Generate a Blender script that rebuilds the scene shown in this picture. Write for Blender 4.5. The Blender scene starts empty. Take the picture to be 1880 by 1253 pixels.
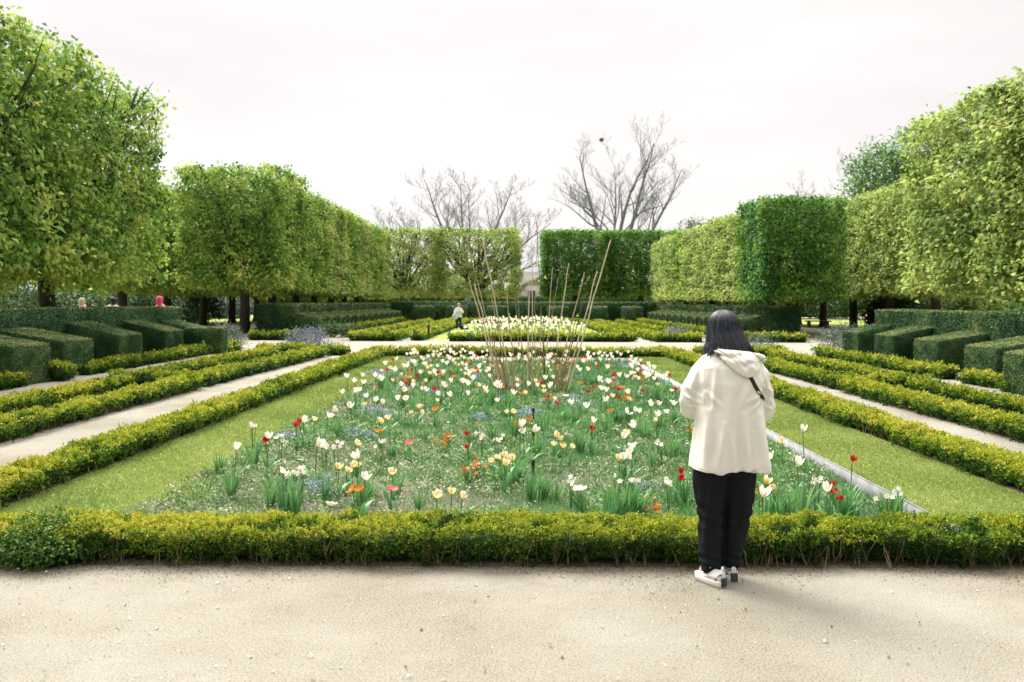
import bpy, math, random
import numpy as np
from mathutils import Matrix, Vector, Euler
R = math.radians
rng = np.random.default_rng(7)
random.seed(7)
S = bpy.context.scene
COL = S.collection

# ------------------------------------------------------------------ camera
CAMH = 1.65
cd = bpy.data.cameras.new('camera'); cam = bpy.data.objects.new('camera', cd); COL.objects.link(cam)
cd.sensor_width = 36; cd.lens = 1500/1880*36
cd.shift_x = -17/1880; cd.shift_y = -71.5/1880
cd.clip_start = .05; cd.clip_end = 2000
cam.matrix_world = Matrix.Translation((0, 0, CAMH)) @ Matrix.Rotation(R(90), 4, 'X') @ Matrix.Rotation(.0043, 4, 'Z')
cd.dof.use_dof = True; cd.dof.focus_distance = 7.5; cd.dof.aperture_fstop = 2.8
S.camera = cam

# ------------------------------------------------------------------ light
SUN_AZ = math.atan2(-.62, .78)          # direction towards the sun, measured from +Y to +X
SUN_EL = R(52)
W = bpy.data.worlds.new('World'); S.world = W; W.use_nodes = True
nt = W.node_tree; nt.nodes.clear()
out = nt.nodes.new('ShaderNodeOutputWorld')
sky = nt.nodes.new('ShaderNodeTexSky'); sky.sky_type = 'NISHITA'; sky.sun_disc = False
sky.sun_elevation = SUN_EL; sky.sun_rotation = SUN_AZ
b1 = nt.nodes.new('ShaderNodeBackground'); b1.inputs[1].default_value = .06
nt.links.new(sky.outputs[0], b1.inputs[0])
b2 = nt.nodes.new('ShaderNodeBackground'); b2.inputs[1].default_value = .335      # the cloud deck
tc = nt.nodes.new('ShaderNodeTexCoord'); mp = nt.nodes.new('ShaderNodeMapping'); mp.inputs['Scale'].default_value = (1.3, 1.3, 4.5)
nz = nt.nodes.new('ShaderNodeTexNoise'); nz.inputs['Scale'].default_value = 1.6; nz.inputs['Detail'].default_value = 6
cr = nt.nodes.new('ShaderNodeValToRGB')
cr.color_ramp.elements[0].position = .32; cr.color_ramp.elements[0].color = (.87, .80, .785, 1)
cr.color_ramp.elements[1].position = .62; cr.color_ramp.elements[1].color = (1, .94, .895, 1)
nt.links.new(tc.outputs['Generated'], mp.inputs[0]); nt.links.new(mp.outputs[0], nz.inputs[0])
nt.links.new(nz.outputs[0], cr.inputs[0]); nt.links.new(cr.outputs[0], b2.inputs[0])
sx_ = nt.nodes.new('ShaderNodeSeparateXYZ'); nt.links.new(tc.outputs['Generated'], sx_.inputs[0])
def maprange(src, a, b, c, d):
    q = nt.nodes.new('ShaderNodeMapRange'); q.interpolation_type = 'SMOOTHSTEP'
    for k, v in zip(('From Min', 'From Max', 'To Min', 'To Max'), (a, b, c, d)): q.inputs[k].default_value = v
    nt.links.new(src, q.inputs['Value']); return q.outputs[0]
def mth(op, a, b):
    q = nt.nodes.new('ShaderNodeMath'); q.operation = op
    for k, v in enumerate((a, b)):
        if isinstance(v, (int, float)): q.inputs[k].default_value = v
        else: nt.links.new(v, q.inputs[k])
    return q.outputs[0]
# overcast: brighter high up, brightest round the veiled sun ahead, dull on the side away from it
high = maprange(sx_.outputs['Z'], .33, .8, 0, 1); ahead = maprange(sx_.outputs['Y'], -.55, .75, .55, 2.9)
side = maprange(sx_.outputs['Y'], -.6, .3, .40, 1.0)
nt.links.new(mth('ADD', mth('MULTIPLY', side, .315), mth('MULTIPLY', mth('MULTIPLY', high, ahead), .62)), b2.inputs[1])
mx = nt.nodes.new('ShaderNodeMixShader'); mx.inputs[0].default_value = .93
nt.links.new(b1.outputs[0], mx.inputs[1]); nt.links.new(b2.outputs[0], mx.inputs[2]); nt.links.new(mx.outputs[0], out.inputs[0])

sd = bpy.data.lights.new('sun', 'SUN'); sd.energy = 1.8; sd.angle = R(28); sd.color = (1, .95, .87)
so = bpy.data.objects.new('sun', sd); COL.objects.link(so)
tos = Vector((math.sin(SUN_AZ)*math.cos(SUN_EL), math.cos(SUN_AZ)*math.cos(SUN_EL), math.sin(SUN_EL)))
so.rotation_euler = tos.to_track_quat('Z', 'Y').to_euler()
S.view_settings.view_transform = 'Standard'; S.view_settings.look = 'None'
S.view_settings.exposure = 1.82; S.view_settings.gamma = 1
S.cycles.max_bounces = 8; S.cycles.transparent_max_bounces = 4

# ------------------------------------------------------------------ helpers
def tag(o, label, cat, group=None):
    o['label'] = label; o['category'] = cat
    if group: o['group'] = group
    return o
def empty(name, loc, label, cat, group=None, rz=0):
    o = bpy.data.objects.new(name, None); COL.objects.link(o); o.location = loc; o.rotation_euler.z = rz
    o.empty_display_size = .2
    return tag(o, label, cat, group)
def kind(o, k): o['kind'] = k; return o
def link(name, me, parent=None):
    o = bpy.data.objects.new(name, me); COL.objects.link(o)
    if parent: o.parent = parent
    return o
def mesh(name, V, F, mats, tone=None, mi=None, smooth=False):
    V = np.asarray(V, dtype=np.float32); F = np.asarray(F, dtype=np.int32)
    me = bpy.data.meshes.new(name); k = F.shape[1]
    me.vertices.add(len(V)); me.vertices.foreach_set('co', V.ravel())
    me.loops.add(F.size); me.loops.foreach_set('vertex_index', F.ravel())
    me.polygons.add(len(F)); me.polygons.foreach_set('loop_start', np.arange(0, F.size, k, dtype=np.int32))
    if not isinstance(mats, (list, tuple)): mats = [mats]
    for m in mats: me.materials.append(m)
    if mi is not None: me.polygons.foreach_set('material_index', np.asarray(mi, dtype=np.int32))
    if smooth: me.polygons.foreach_set('use_smooth', np.ones(len(F), dtype=bool))
    if tone is not None:
        a = me.attributes.new('tone', 'FLOAT', 'POINT'); a.data.foreach_set('value', np.asarray(tone, dtype=np.float32))
    me.update(calc_edges=True)
    return me
class Acc:
    def __init__(s): s.V = []; s.F = []; s.T = []; s.M = []; s.n = 0
    def add(s, V, F, tone=.5, mi=0):
        V = np.asarray(V, float).reshape(-1, 3); F = np.asarray(F, int).reshape(-1, 4)
        s.V.append(V); s.F.append(F+s.n); s.n += len(V)
        s.T.append(np.broadcast_to(np.asarray(tone, float), (len(V),))); s.M.append(np.full(len(F), mi))
        return s
    def mesh(s, name, mats, smooth=False):
        return mesh(name, np.concatenate(s.V), np.concatenate(s.F), mats, np.concatenate(s.T), np.concatenate(s.M), smooth)
    def build(s, name, mats, parent=None, smooth=False): return link(name, s.mesh(name, mats, smooth), parent)
def unit(a): return a/np.maximum(np.linalg.norm(a, axis=-1, keepdims=True), 1e-9)
def rdir(n): return unit(rng.normal(size=(n, 3)))
def leafquads(P, D, N, L, Wd, fold=.12, bend=.15):
    n = len(P); L = np.broadcast_to(L, (n,))[:, None]; Wd = np.broadcast_to(Wd, (n,))[:, None]
    sd_ = unit(np.cross(D, N)); up = np.cross(sd_, D)
    v = np.stack([P, P+D*L*.5+sd_*Wd*.5+up*L*fold, P+D*L-up*L*bend, P+D*L*.5-sd_*Wd*.5+up*L*fold], 1)
    return v.reshape(-1, 3), np.arange(4*n).reshape(n, 4)
def tube(acc, pts, rad, sides=5, tone=.5, mi=0):
    pts = np.asarray(pts, float); k = len(pts); rad = np.broadcast_to(rad, (k,))
    t = unit(np.gradient(pts, axis=0))
    ref = np.array([0, 0, 1.]) if abs(t[0, 2]) < .8 else np.array([1., 0, 0])
    a = unit(np.cross(t, ref)); b = np.cross(t, a)
    th = np.arange(sides)*2*math.pi/sides
    V = pts[:, None]+rad[:, None, None]*(np.cos(th)[None, :, None]*a[:, None]+np.sin(th)[None, :, None]*b[:, None])
    i = np.arange(k-1)[:, None]*sides; j = np.arange(sides)[None]; j2 = (j+1) % sides
    F = np.stack([i+j, i+j2, i+sides+j2, i+sides+j], -1).reshape(-1, 4)
    acc.add(V.reshape(-1, 3), F, tone, mi)
BOXF = [[0, 3, 2, 1], [4, 5, 6, 7], [0, 1, 5, 4], [1, 2, 6, 5], [2, 3, 7, 6], [3, 0, 4, 7]]
def hexa(acc, c, tone=.5, mi=0): acc.add(c, BOXF, tone, mi)
def boxc(x0, y0, z0, x1, y1, z1):
    return np.array([[x0, y0, z0], [x1, y0, z0], [x1, y1, z0], [x0, y1, z0], [x0, y0, z1], [x1, y0, z1], [x1, y1, z1], [x0, y1, z1]], float)
def grid(f, nu, nv):
    u, v = np.meshgrid(np.linspace(0, 1, nu), np.linspace(0, 1, nv), indexing='ij')
    V = f(u.ravel(), v.ravel()); i, j = np.meshgrid(np.arange(nu-1), np.arange(nv-1), indexing='ij'); i = i.ravel(); j = j.ravel()
    return V, np.stack([i*nv+j, (i+1)*nv+j, (i+1)*nv+j+1, i*nv+j+1], 1)
class Wob:                                             # smooth pseudo noise, about -1..1
    def __init__(s, dim, freq, k=9, seed=0):
        r = np.random.default_rng(seed); s.w = r.normal(size=(k, dim))*freq; s.p = r.uniform(0, 6.28, k); s.k = k
    def __call__(s, *x):
        x = np.stack([np.asarray(q, float) for q in np.broadcast_arrays(*x)], -1)
        return np.sin(x@s.w.T+s.p).sum(-1)/math.sqrt(s.k)*1.2
def bevel(o, w=.01, seg=2):
    m = o.modifiers.new('bevel', 'BEVEL'); m.width = w; m.segments = seg; m.limit_method = 'ANGLE'
def at(px, py, z=0):                                   # pixel of the photograph -> point at height z
    Y = (CAMH-z)*1500/(py-(555+.0043*(px-957)))
    return (px-957)*Y/1500, Y

# ------------------------------------------------------------------ materials
def newmat(name):
    m = bpy.data.materials.new(name); m.use_nodes = True; nt = m.node_tree
    b = nt.nodes['Principled BSDF']; b.inputs['Specular IOR Level'].default_value = .25
    return m, nt, b
def ramp(nt, stops):
    r = nt.nodes.new('ShaderNodeValToRGB'); e = r.color_ramp.elements
    while len(e) < len(stops): e.new(.5)
    for q, (p, c) in zip(e, stops): q.position = p; q.color = (*c, 1)
    return r
def noise(nt, scale, detail=3, coord=None, rough=.5):
    n = nt.nodes.new('ShaderNodeTexNoise'); n.inputs['Scale'].default_value = scale; n.inputs['Detail'].default_value = detail
    n.inputs['Roughness'].default_value = rough
    if coord is None:
        c = nt.nodes.new('ShaderNodeTexCoord'); coord = c.outputs['Object']
    nt.links.new(coord, n.inputs['Vector']); return n
def bump(nt, b, h, strength=.5, dist=.02):
    m = nt.nodes.new('ShaderNodeBump'); m.inputs['Strength'].default_value = strength; m.inputs['Distance'].default_value = dist
    nt.links.new(h, m.inputs['Height']); nt.links.new(m.outputs[0], b.inputs['Normal'])
def leafmat(name, stops, trans=.3, rough=.55, spec=.2):
    m, nt, b = newmat(name)
    a = nt.nodes.new('ShaderNodeAttribute'); a.attribute_name = 'tone'
    r = ramp(nt, stops); nt.links.new(a.outputs['Fac'], r.inputs[0])
    nt.links.new(r.outputs[0], b.inputs['Base Color']); b.inputs['Roughness'].default_value = rough
    b.inputs['Specular IOR Level'].default_value = spec
    if trans:
        t = nt.nodes.new('ShaderNodeBsdfTranslucent'); nt.links.new(r.outputs[0], t.inputs[0])
        x = nt.nodes.new('ShaderNodeMixShader'); x.inputs[0].default_value = trans
        nt.links.new(b.outputs[0], x.inputs[1]); nt.links.new(t.outputs[0], x.inputs[2])
        nt.links.new(x.outputs[0], nt.nodes['Material Output'].inputs[0])
    return m
def plain(name, c, rough=.6, var=.25, scale=8, bmp=0, bscale=40, metal=0, spec=.25, stretch=None):
    m, nt, b = newmat(name); b.inputs['Roughness'].default_value = rough; b.inputs['Metallic'].default_value = metal
    b.inputs['Specular IOR Level'].default_value = spec
    co = None
    if stretch:
        t = nt.nodes.new('ShaderNodeTexCoord'); q = nt.nodes.new('ShaderNodeMapping'); q.inputs['Scale'].default_value = stretch
        nt.links.new(t.outputs['Object'], q.inputs[0]); co = q.outputs[0]
    n = noise(nt, scale, 4, co); c = np.array(c)
    r = ramp(nt, [(.3, tuple(c*(1-var))), (.7, tuple(np.minimum(c*(1+var), 1)))]); nt.links.new(n.outputs[0], r.inputs[0])
    nt.links.new(r.outputs[0], b.inputs['Base Color'])
    if bmp: bump(nt, b, noise(nt, bscale, 4, co).outputs[0], bmp, .01)
    return m
M = {}
M['lime'] = leafmat('lime leaf', [(0, (.035, .095, .02)), (.35, (.135, .28, .042)), (.65, (.31, .46, .085)), (1, (.58, .61, .15))], .45)
M['limewarm'] = leafmat('young lime leaf', [(0, (.06, .11, .025)), (.35, (.21, .32, .07)), (.7, (.42, .52, .14)), (1, (.58, .62, .20))], .45)
M['limedark'] = leafmat('deep green lime leaf', [(0, (.015, .075, .02)), (.4, (.075, .215, .035)), (.75, (.17, .34, .055)), (1, (.34, .48, .09))], .4)
M['box'] = leafmat('box leaf', [(0, (.018, .045, .010)), (.3, (.05, .13, .014)), (.55, (.19, .29, .022)), (.8, (.42, .44, .04)), (1, (.60, .55, .09))], .3)
M['boxdark'] = leafmat('old box leaf', [(0, (.015, .05, .012)), (.5, (.045, .14, .02)), (1, (.20, .30, .03))], .25)
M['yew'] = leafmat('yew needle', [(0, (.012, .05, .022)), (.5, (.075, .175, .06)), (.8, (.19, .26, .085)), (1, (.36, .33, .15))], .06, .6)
M['shrub'] = leafmat('dark shrub leaf', [(0, (.012, .035, .016)), (.5, (.04, .09, .03)), (1, (.11, .19, .05))], .25)
M['grey'] = leafmat('grey shrub leaf', [(0, (.04, .07, .06)), (.5, (.12, .18, .14)), (1, (.26, .33, .26))], .15)
M['laven'] = leafmat('lavender leaf', [(0, (.06, .075, .09)), (.5, (.15, .18, .21)), (1, (.34, .37, .41))], .15)
M['tree'] = leafmat('tall tree leaf', [(0, (.04, .11, .04)), (.5, (.14, .28, .09)), (1, (.32, .46, .16))], .4)
M['blade'] = leafmat('grass blade', [(0, (.08, .17, .03)), (.5, (.23, .31, .075)), (1, (.42, .46, .16))], .3)
M['bulb'] = leafmat('bulb leaf', [(0, (.03, .12, .04)), (.5, (.10, .28, .09)), (1, (.27, .46, .15))], .3, .4, .35)
M['weed'] = leafmat('low plant', [(0, (.06, .15, .04)), (.4, (.17, .29, .10)), (.7, (.34, .44, .22)), (1, (.60, .63, .50))], .25)
M['blue'] = leafmat('forget me not', [(0, (.12, .2, .16)), (.5, (.25, .35, .42)), (1, (.42, .50, .68))], .2)
M['petal_w'] = leafmat('white petal', [(0, (.55, .56, .36)), (.3, (.82, .78, .66)), (1, (.88, .83, .75))], .35, .5)
M['petal_c'] = leafmat('cream petal', [(0, (.72, .45, .05)), (.35, (.82, .62, .18)), (.7, (.86, .76, .55)), (1, (.88, .82, .70))], .35, .5)
M['petal_r'] = leafmat('red petal', [(0, (.20, .01, .012)), (.5, (.46, .015, .02)), (1, (.60, .03, .03))], .3, .45)
M['petal_o'] = leafmat('orange petal', [(0, (.60, .28, .03)), (.5, (.62, .20, .03)), (1, (.70, .34, .06))], .3, .5)
M['petal_p'] = leafmat('pink petal', [(0, (.7, .4, .3)), (.5, (.72, .16, .17)), (1, (.8, .35, .33))], .3, .5)
M['stem'] = plain('green stem', (.12, .22, .07), .5)
M['twig'] = plain('box stem', (.20, .165, .085), .8, .45, 30)
M['bark'] = plain('lime bark', (.055, .05, .042), .9, .4, 6, .6, 25, stretch=(6, 6, 1))
M['paleb'] = plain('grey bark', (.20, .215, .21), .9, .35, 3)
M['cane'] = plain('bamboo cane', (.40, .33, .19), .5, .3, 5)
M['canel'] = plain('pale bamboo cane', (.60, .52, .38), .5, .2, 5)
M['caned'] = plain('green stick', (.10, .12, .05), .7, .4, 8)
M['straw'] = plain('dry stem', (.30, .20, .10), .8, .45, 12)
M['black'] = plain('black plastic', (.018, .02, .022), .45)
M['metal'] = plain('galvanised edging', (.36, .37, .385), .75, .25, 6, metal=.0, spec=.3)
M['wood'] = plain('bench timber', (.20, .18, .15), .8)
M['stone'] = plain('bench stone', (.34, .32, .28), .85)
def groundmat(name, stops, sc, bmp, extra=None, bdist=.01, big=.35):
    m, nt, b = newmat(name); b.inputs['Roughness'].default_value = .95; b.inputs['Specular IOR Level'].default_value = .1
    t = nt.nodes.new('ShaderNodeTexCoord'); c = t.outputs['Object']
    n1 = noise(nt, sc, 6, c, .75); n2 = noise(nt, .7, 5, c, .6); n3 = noise(nt, sc*4, 2, c)
    mi = nt.nodes.new('ShaderNodeMath'); mi.operation = 'MULTIPLY_ADD'; mi.inputs[1].default_value = big
    nt.links.new(n2.outputs[0], mi.inputs[0])
    m2 = nt.nodes.new('ShaderNodeMath'); m2.operation = 'MULTIPLY'; m2.inputs[1].default_value = 1-big
    nt.links.new(n1.outputs[0], m2.inputs[0]); nt.links.new(m2.outputs[0], mi.inputs[2])
    r = ramp(nt, stops); nt.links.new(mi.outputs[0], r.inputs[0]); nt.links.new(r.outputs[0], b.inputs['Base Color'])
    ad = nt.nodes.new('ShaderNodeMath'); nt.links.new(n1.outputs[0], ad.inputs[0]); nt.links.new(n3.outputs[0], ad.inputs[1])
    n4 = noise(nt, 7, 4, c); a2 = nt.nodes.new('ShaderNodeMath'); a2.operation = 'MULTIPLY_ADD'; a2.inputs[1].default_value = 4.5
    nt.links.new(n4.outputs[0], a2.inputs[0]); nt.links.new(ad.outputs[0], a2.inputs[2])
    bump(nt, b, a2.outputs[0], bmp, bdist)
    return m
M['gravel'] = groundmat('gravel', [(.37, (.085, .07, .045)), (.44, (.20, .185, .135)), (.52, (.295, .282, .235)), (.63, (.38, .37, .325))], 95, .7, bdist=.009, big=.26)
M['soil'] = groundmat('soil', [(.3, (.11, .095, .065)), (.5, (.27, .24, .185)), (.7, (.40, .37, .29))], 30, 1, bdist=.03)
M['lawn'] = groundmat('lawn', [(.3, (.16, .22, .05)), (.5, (.24, .30, .075)), (.7, (.34, .38, .12))], 20, .8, bdist=.02, big=.5)

# ------------------------------------------------------------------ setting
def sheet(name, rects, m, z):
    a = Acc()
    for x0, y0, x1, y1 in rects: a.add([[x0, y0, z], [x1, y0, z], [x1, y1, z], [x0, y1, z]], [[0, 1, 2, 3]])
    return kind(a.build(name, m), 'structure')
BX0, BX1, BY0, BY1 = -3.25, 3.2, 5.62, 24.2
sheet('gravel_ground', [(-600, -60, BX0, 900), (BX1, -60, 600, 900), (BX0, -60, BX1, BY0), (BX0, BY1, BX1, 900)], M['gravel'], 0)
lw = Wob(1, 2.2, seed=3)
def lawn_left():
    def f(u, v):
        y = 5.55+u*18.6; xi = -2.62-.55*np.clip((y-6)/12, 0, 1)+.07*lw(y)+.04*lw(y*4.1)
        return np.stack([-4.1+(xi+4.1)*v, y, .006-.012*v**6], -1)
    return grid(f, 140, 6)
V, F = lawn_left(); o = Acc().add(V, F).build('lawn', M['lawn']); kind(o, 'structure')
def lawn_right():
    def f(u, v):
        y = 5.55+u*18.6; return np.stack([3.225+1.13*v, y, .012+0*v], -1)
    return grid(f, 60, 4)
V, F = lawn_right(); kind(Acc().add(V, F).build('lawn', M['lawn']), 'structure')
sheet('lawn', [(-4.05, 34.5, 4.4, 63)], M['lawn'], .005)
sheet('lawn', [(-46, 60, -17.5, 84), (17.5, 60, 50, 84), (-17, 8, -11.9, 27), (11.9, 8, 17, 25), (-60, 40, -24.5, 58), (24.5, 20, 60, 58)], M['lawn'], .005)
sheet('lawn', [(-200, 102, 200, 300)], M['lawn'], .006)
sheet('planting_soil', [(sx*6.0-(1.6 if sx < 0 else 0), a, sx*6.0+(0 if sx < 0 else 1.6), b) for sx in (-1, 1) for a, b in ((3, 15.8), (15.9, 25.2), (34.2, 62))]
      + [(-12.9, 34.4, -9.6, 41), (9.6, 34.4, 12.4, 39), (-11.3, 8, -9.5, 28), (9.4, 8, 11, 26), (-11.2, 41, -9.6, 69), (9.6, 40, 11.4, 68)], M['soil'], .004)
def bedz(x): t = np.clip((np.asarray(x)+2.75)/1.6, 0, 1); return -.13*t*t*(3-2*t)-.004
bw = Wob(2, 3.5, seed=5)
def bed(u, v):
    x = BX0+u*(BX1-BX0); y = BY0+v*(BY1-BY0); return np.stack([x, y, bedz(x)+.018*bw(x, y)*np.clip((x+3.2)*3, 0, 1)*np.clip((3.2-x)*5, 0, 1)], -1)
V, F = grid(bed, 60, 140); o = Acc().add(V, F).build('bed_soil', M['soil']); kind(o, 'structure')

# metal lawn edging
sheet('planting_soil', [(-4.75, 5.1, 4.85, 5.62), (-4.45, 5.62, -4.0, 24.2), (4.32, 5.62, 4.74, 24.2), (-4.5, 24.3, 4.75, 24.9)], M['soil'], .003)
r_ = empty('metal_edging', (3.2, 14.9, 0), 'long pale grey metal strip edging the lawn beside the flower bed', 'edging')
a = Acc(); hexa(a, boxc(-.006, -9.3, -.24, .006, 9.3, .012)); a.build('strip', M['metal'], r_)
a = Acc(); hexa(a, boxc(-.008, -9.3, .0125, .010, 9.3, .018)); a.build('rim', M['metal'], r_)

# ------------------------------------------------------------------ box hedges
def box_hedge(ax, ay, bx, by, w, h, label, group, stems=False, seed=0, cov=2.0, young=1.0):
    root_needed = stems
    A = np.array([ax, ay]); B = np.array([bx, by]); L = np.linalg.norm(B-A); t = (B-A)/L; p = np.array([-t[1], t[0]])
    w1 = Wob(1, 9, seed=seed); w2 = Wob(2, 14, seed=seed+1); w3 = Wob(1, 2.2, seed=seed+2); gp = Wob(2, 11, seed=seed+3)
    U = []; SZ = []
    nb = max(1, int(L/.4))
    for i in range(nb):
        um = (i+.5)/nb*L; q = A+t*um; d = max(math.hypot(*q), 4.9)
        s = min(max(.0030*d, .0155), .11)
        n = int((w+2*h)*(L/nb)*cov/(.36*s*s)/6)
        U.append(rng.uniform(i/nb*L, (i+1)/nb*L, n)); SZ.append(np.full(n, s))
    U = np.concatenate(U); s = np.concatenate(SZ); n = len(U)
    pr = rng.uniform(size=n); pt = w/(w+2*h)*1.1
    inner = rng.uniform(size=n) < .16
    top = pr < pt; side = np.where(rng.uniform(size=n) < .5, -1., 1.)
    hh = h*(1+.05*w3(U)+.045*w1(U)); hw = w/2*(1+.10*w1(U*.8+3)+.06*w3(U))
    zlo = .015+.05*np.clip(w1(U*1.7+5)+.2, 0, 1)
    if not stems: zlo = zlo*0+.01
    c = np.where(top, rng.uniform(-1, 1, n)*hw, side*hw)
    zs = zlo+(hh-zlo)*rng.uniform(size=n)**.85
    z = np.where(top, hh-.22*h*(np.abs(c)/hw)**5, zs)
    c = np.where(top, c, side*hw*(1-.18*np.clip((zs/hh-.72)/.28, 0, 1)**2-.10*(1-zs/hh)))
    gap = np.where(top, gp(U, c), gp(U, z+side*7))
    ins = np.clip(gap-.55, 0, .5)*.09+rng.normal(size=n)*.012+.014*w2(U, c+z)
    nx = np.where(top, 0, side); nz_ = np.where(top, 1., .15)
    c = c-nx*ins*1.0; z = z-np.where(top, ins, 0)
    c = np.where(inner, c*rng.uniform(.1, .8, n), c); z = np.where(inner, zlo+(z-zlo)*rng.uniform(.4, .9, n), z)
    z = np.maximum(z, .015)
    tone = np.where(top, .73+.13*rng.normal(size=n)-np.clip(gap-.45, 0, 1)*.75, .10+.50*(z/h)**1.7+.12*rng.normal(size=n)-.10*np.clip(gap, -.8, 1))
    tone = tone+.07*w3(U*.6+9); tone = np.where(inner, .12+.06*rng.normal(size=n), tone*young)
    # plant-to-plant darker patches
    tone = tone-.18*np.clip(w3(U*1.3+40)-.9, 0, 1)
    P = np.concatenate([A+t*U[:, None]+p*c[:, None], z[:, None]], 1)
    N = np.concatenate([p*nx[:, None], nz_[:, None]], 1)
    k = 6
    Pk = np.repeat(P, k, 0); Nk = np.repeat(N, k, 0); sk = np.repeat(s, k)
    D = unit(Nk*.75+np.array([0, 0, .35])+rng.normal(size=(n*k, 3))*.55)
    Pk = Pk+rng.normal(size=(n*k, 3))*sk[:, None]*.45
    tk = np.clip(np.repeat(tone, k)+rng.normal(size=n*k)*.07, 0.02, 1)
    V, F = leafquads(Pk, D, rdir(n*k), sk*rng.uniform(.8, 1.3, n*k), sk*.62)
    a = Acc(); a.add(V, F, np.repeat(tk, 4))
    # inner mass of old leaves
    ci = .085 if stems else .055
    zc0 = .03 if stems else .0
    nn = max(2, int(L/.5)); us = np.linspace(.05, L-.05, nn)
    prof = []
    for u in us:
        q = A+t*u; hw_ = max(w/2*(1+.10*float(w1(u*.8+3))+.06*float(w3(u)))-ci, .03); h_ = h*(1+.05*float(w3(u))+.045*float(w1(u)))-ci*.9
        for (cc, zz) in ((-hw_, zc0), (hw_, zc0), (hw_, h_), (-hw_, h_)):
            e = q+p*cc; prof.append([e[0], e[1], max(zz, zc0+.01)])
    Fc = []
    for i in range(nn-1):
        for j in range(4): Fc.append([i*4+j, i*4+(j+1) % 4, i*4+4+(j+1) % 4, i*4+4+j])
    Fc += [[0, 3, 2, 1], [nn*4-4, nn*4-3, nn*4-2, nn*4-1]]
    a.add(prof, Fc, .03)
    mid = (A+B)/2
    a.V = [v-np.array([mid[0], mid[1], 0]) for v in a.V]
    if not stems:
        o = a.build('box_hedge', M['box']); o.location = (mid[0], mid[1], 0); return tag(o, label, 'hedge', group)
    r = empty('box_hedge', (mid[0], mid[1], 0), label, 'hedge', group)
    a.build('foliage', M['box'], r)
    b = Acc(); u = .05
    while u < L-.03:
        q = A+t*u+p*rng.choice([-1, 1])*rng.uniform(.26, .44)*w
        d = math.hypot(*q)
        for _ in range(3 if d < 8 else 2):
            e = q+t*rng.uniform(-.055, .055)+p*rng.uniform(-.2, .2)*w
            b0 = q+t*rng.uniform(-.03, .03)+p*rng.uniform(-.05, .05)
            m_ = (b0*.55+e*.45)+rng.normal(size=2)*.012
            hz = rng.uniform(.6, .85)*h
            tube(b, [[b0[0]-mid[0], b0[1]-mid[1], 0], [m_[0]-mid[0], m_[1]-mid[1], hz*.5], [e[0]-mid[0], e[1]-mid[1], hz]], [.0042, .0034, .002], 4)
        u += rng.uniform(.02, .055) if d < 8 else .07
    kind(b.build('stems', M['twig'], r), 'stuff')
    return r
G1 = 'low clipped box hedges edging the beds and paths'
H = .225
box_hedge(-4.75, 5.29, 4.85, 5.29, .42, H*1.0, 'low golden green box hedge running across the front beside the gravel', G1, True, 11, 2.3)
box_hedge(-4.22, 5.75, -4.22, 24.1, .36, H, 'long low box hedge left of the left grass strip beside the gravel path', G1, True, 21)
box_hedge(4.50, 5.75, 4.50, 24.1, .40, H, 'long low box hedge right of the right grass strip behind the woman', G1, True, 31)
box_hedge(-4.4, 24.6, 4.7, 24.6, .42, H, 'low box hedge closing the far end of the flower bed behind the tulips', G1, False, 41)
for sx, sn in ((-1, 'left'), (1, 'right')):
    k = 50 if sx < 0 else 90
    box_hedge(sx*6.12, 4.6, sx*6.12, 15.3, .36, H, f'golden box hedge along the {sn} gravel path, nearest to the camera', G1, True, k)
    box_hedge(sx*6.17, 16.2, sx*6.0, 24.5, .36, H, f'box hedge along the {sn} gravel path, behind the cross hedge', G1, False, k+5)
    box_hedge(sx*7.45, 6.5, sx*7.45, 15.4, .32, H*.9, f'box hedge on the outer side of the narrow {sn} planting strip, near part', G1, True, k+10)
    box_hedge(sx*7.6, 16.3, sx*7.5, 24.5, .32, H*.9, f'box hedge on the outer side of the narrow {sn} planting strip, far part', G1, False, k+15)
    box_hedge(sx*5.92, 15.8, sx*7.95, 15.95, .36, H, f'short box hedge crossing the {sn} planting strip halfway along', G1, False, k+20)
    box_hedge(sx*5.3, 25.0, sx*8.2, 25.4, .45, H*1.1, f'short box hedge capping the far end of the {sn} planting strip', G1, False, k+25)
    # far parterre
    box_hedge(sx*4.5+.1, 34.4, sx*4.4+.1, 63, .42, H*1.15, f'{sn} side box hedge of the far flower bed', G1, False, k+30)
    box_hedge(sx*5.6+.2, 34.4, sx*5.6+.2, 62, .4, H*1.1, f'inner box hedge of the far {sn} planting strip', G1, False, k+31)
    box_hedge(sx*7.15+.2, 34.7, sx*7.15+.2, 62, .36, H*1.1, f'outer box hedge of the far {sn} planting strip', G1, False, k+32)
    box_hedge(sx*5.4+.2, 34.25, sx*7.4+.2, 34.25, .45, H*1.2, f'short box hedge facing the cross path at the far {sn} planting strip', G1, False, k+33)
    box_hedge(sx*9.55, 41 if sx < 0 else 37, sx*9.7, 67, .35, H*1.1, f'far box hedge along the foot of the {sn} yew buttresses', G1, False, k+34)
    box_hedge(sx*9.5 if sx < 0 else 9.4, 34.5, sx*11.5 if sx < 0 else 12, 34.5, .5, H*1.3, f'box hedge in front of the {sn} far yew block facing the cross path', G1, False, k+35)
box_hedge(-3.05, 34.3, 4.6, 34.3, .42, H*1.2, 'box hedge along the front of the far flower bed on the cross path', G1, False, 140)
box_hedge(-4.4, 63.2, 4.6, 63.2, .45, H*1.2, 'farthest box hedge behind the far flower bed', G1, False, 141)
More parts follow.
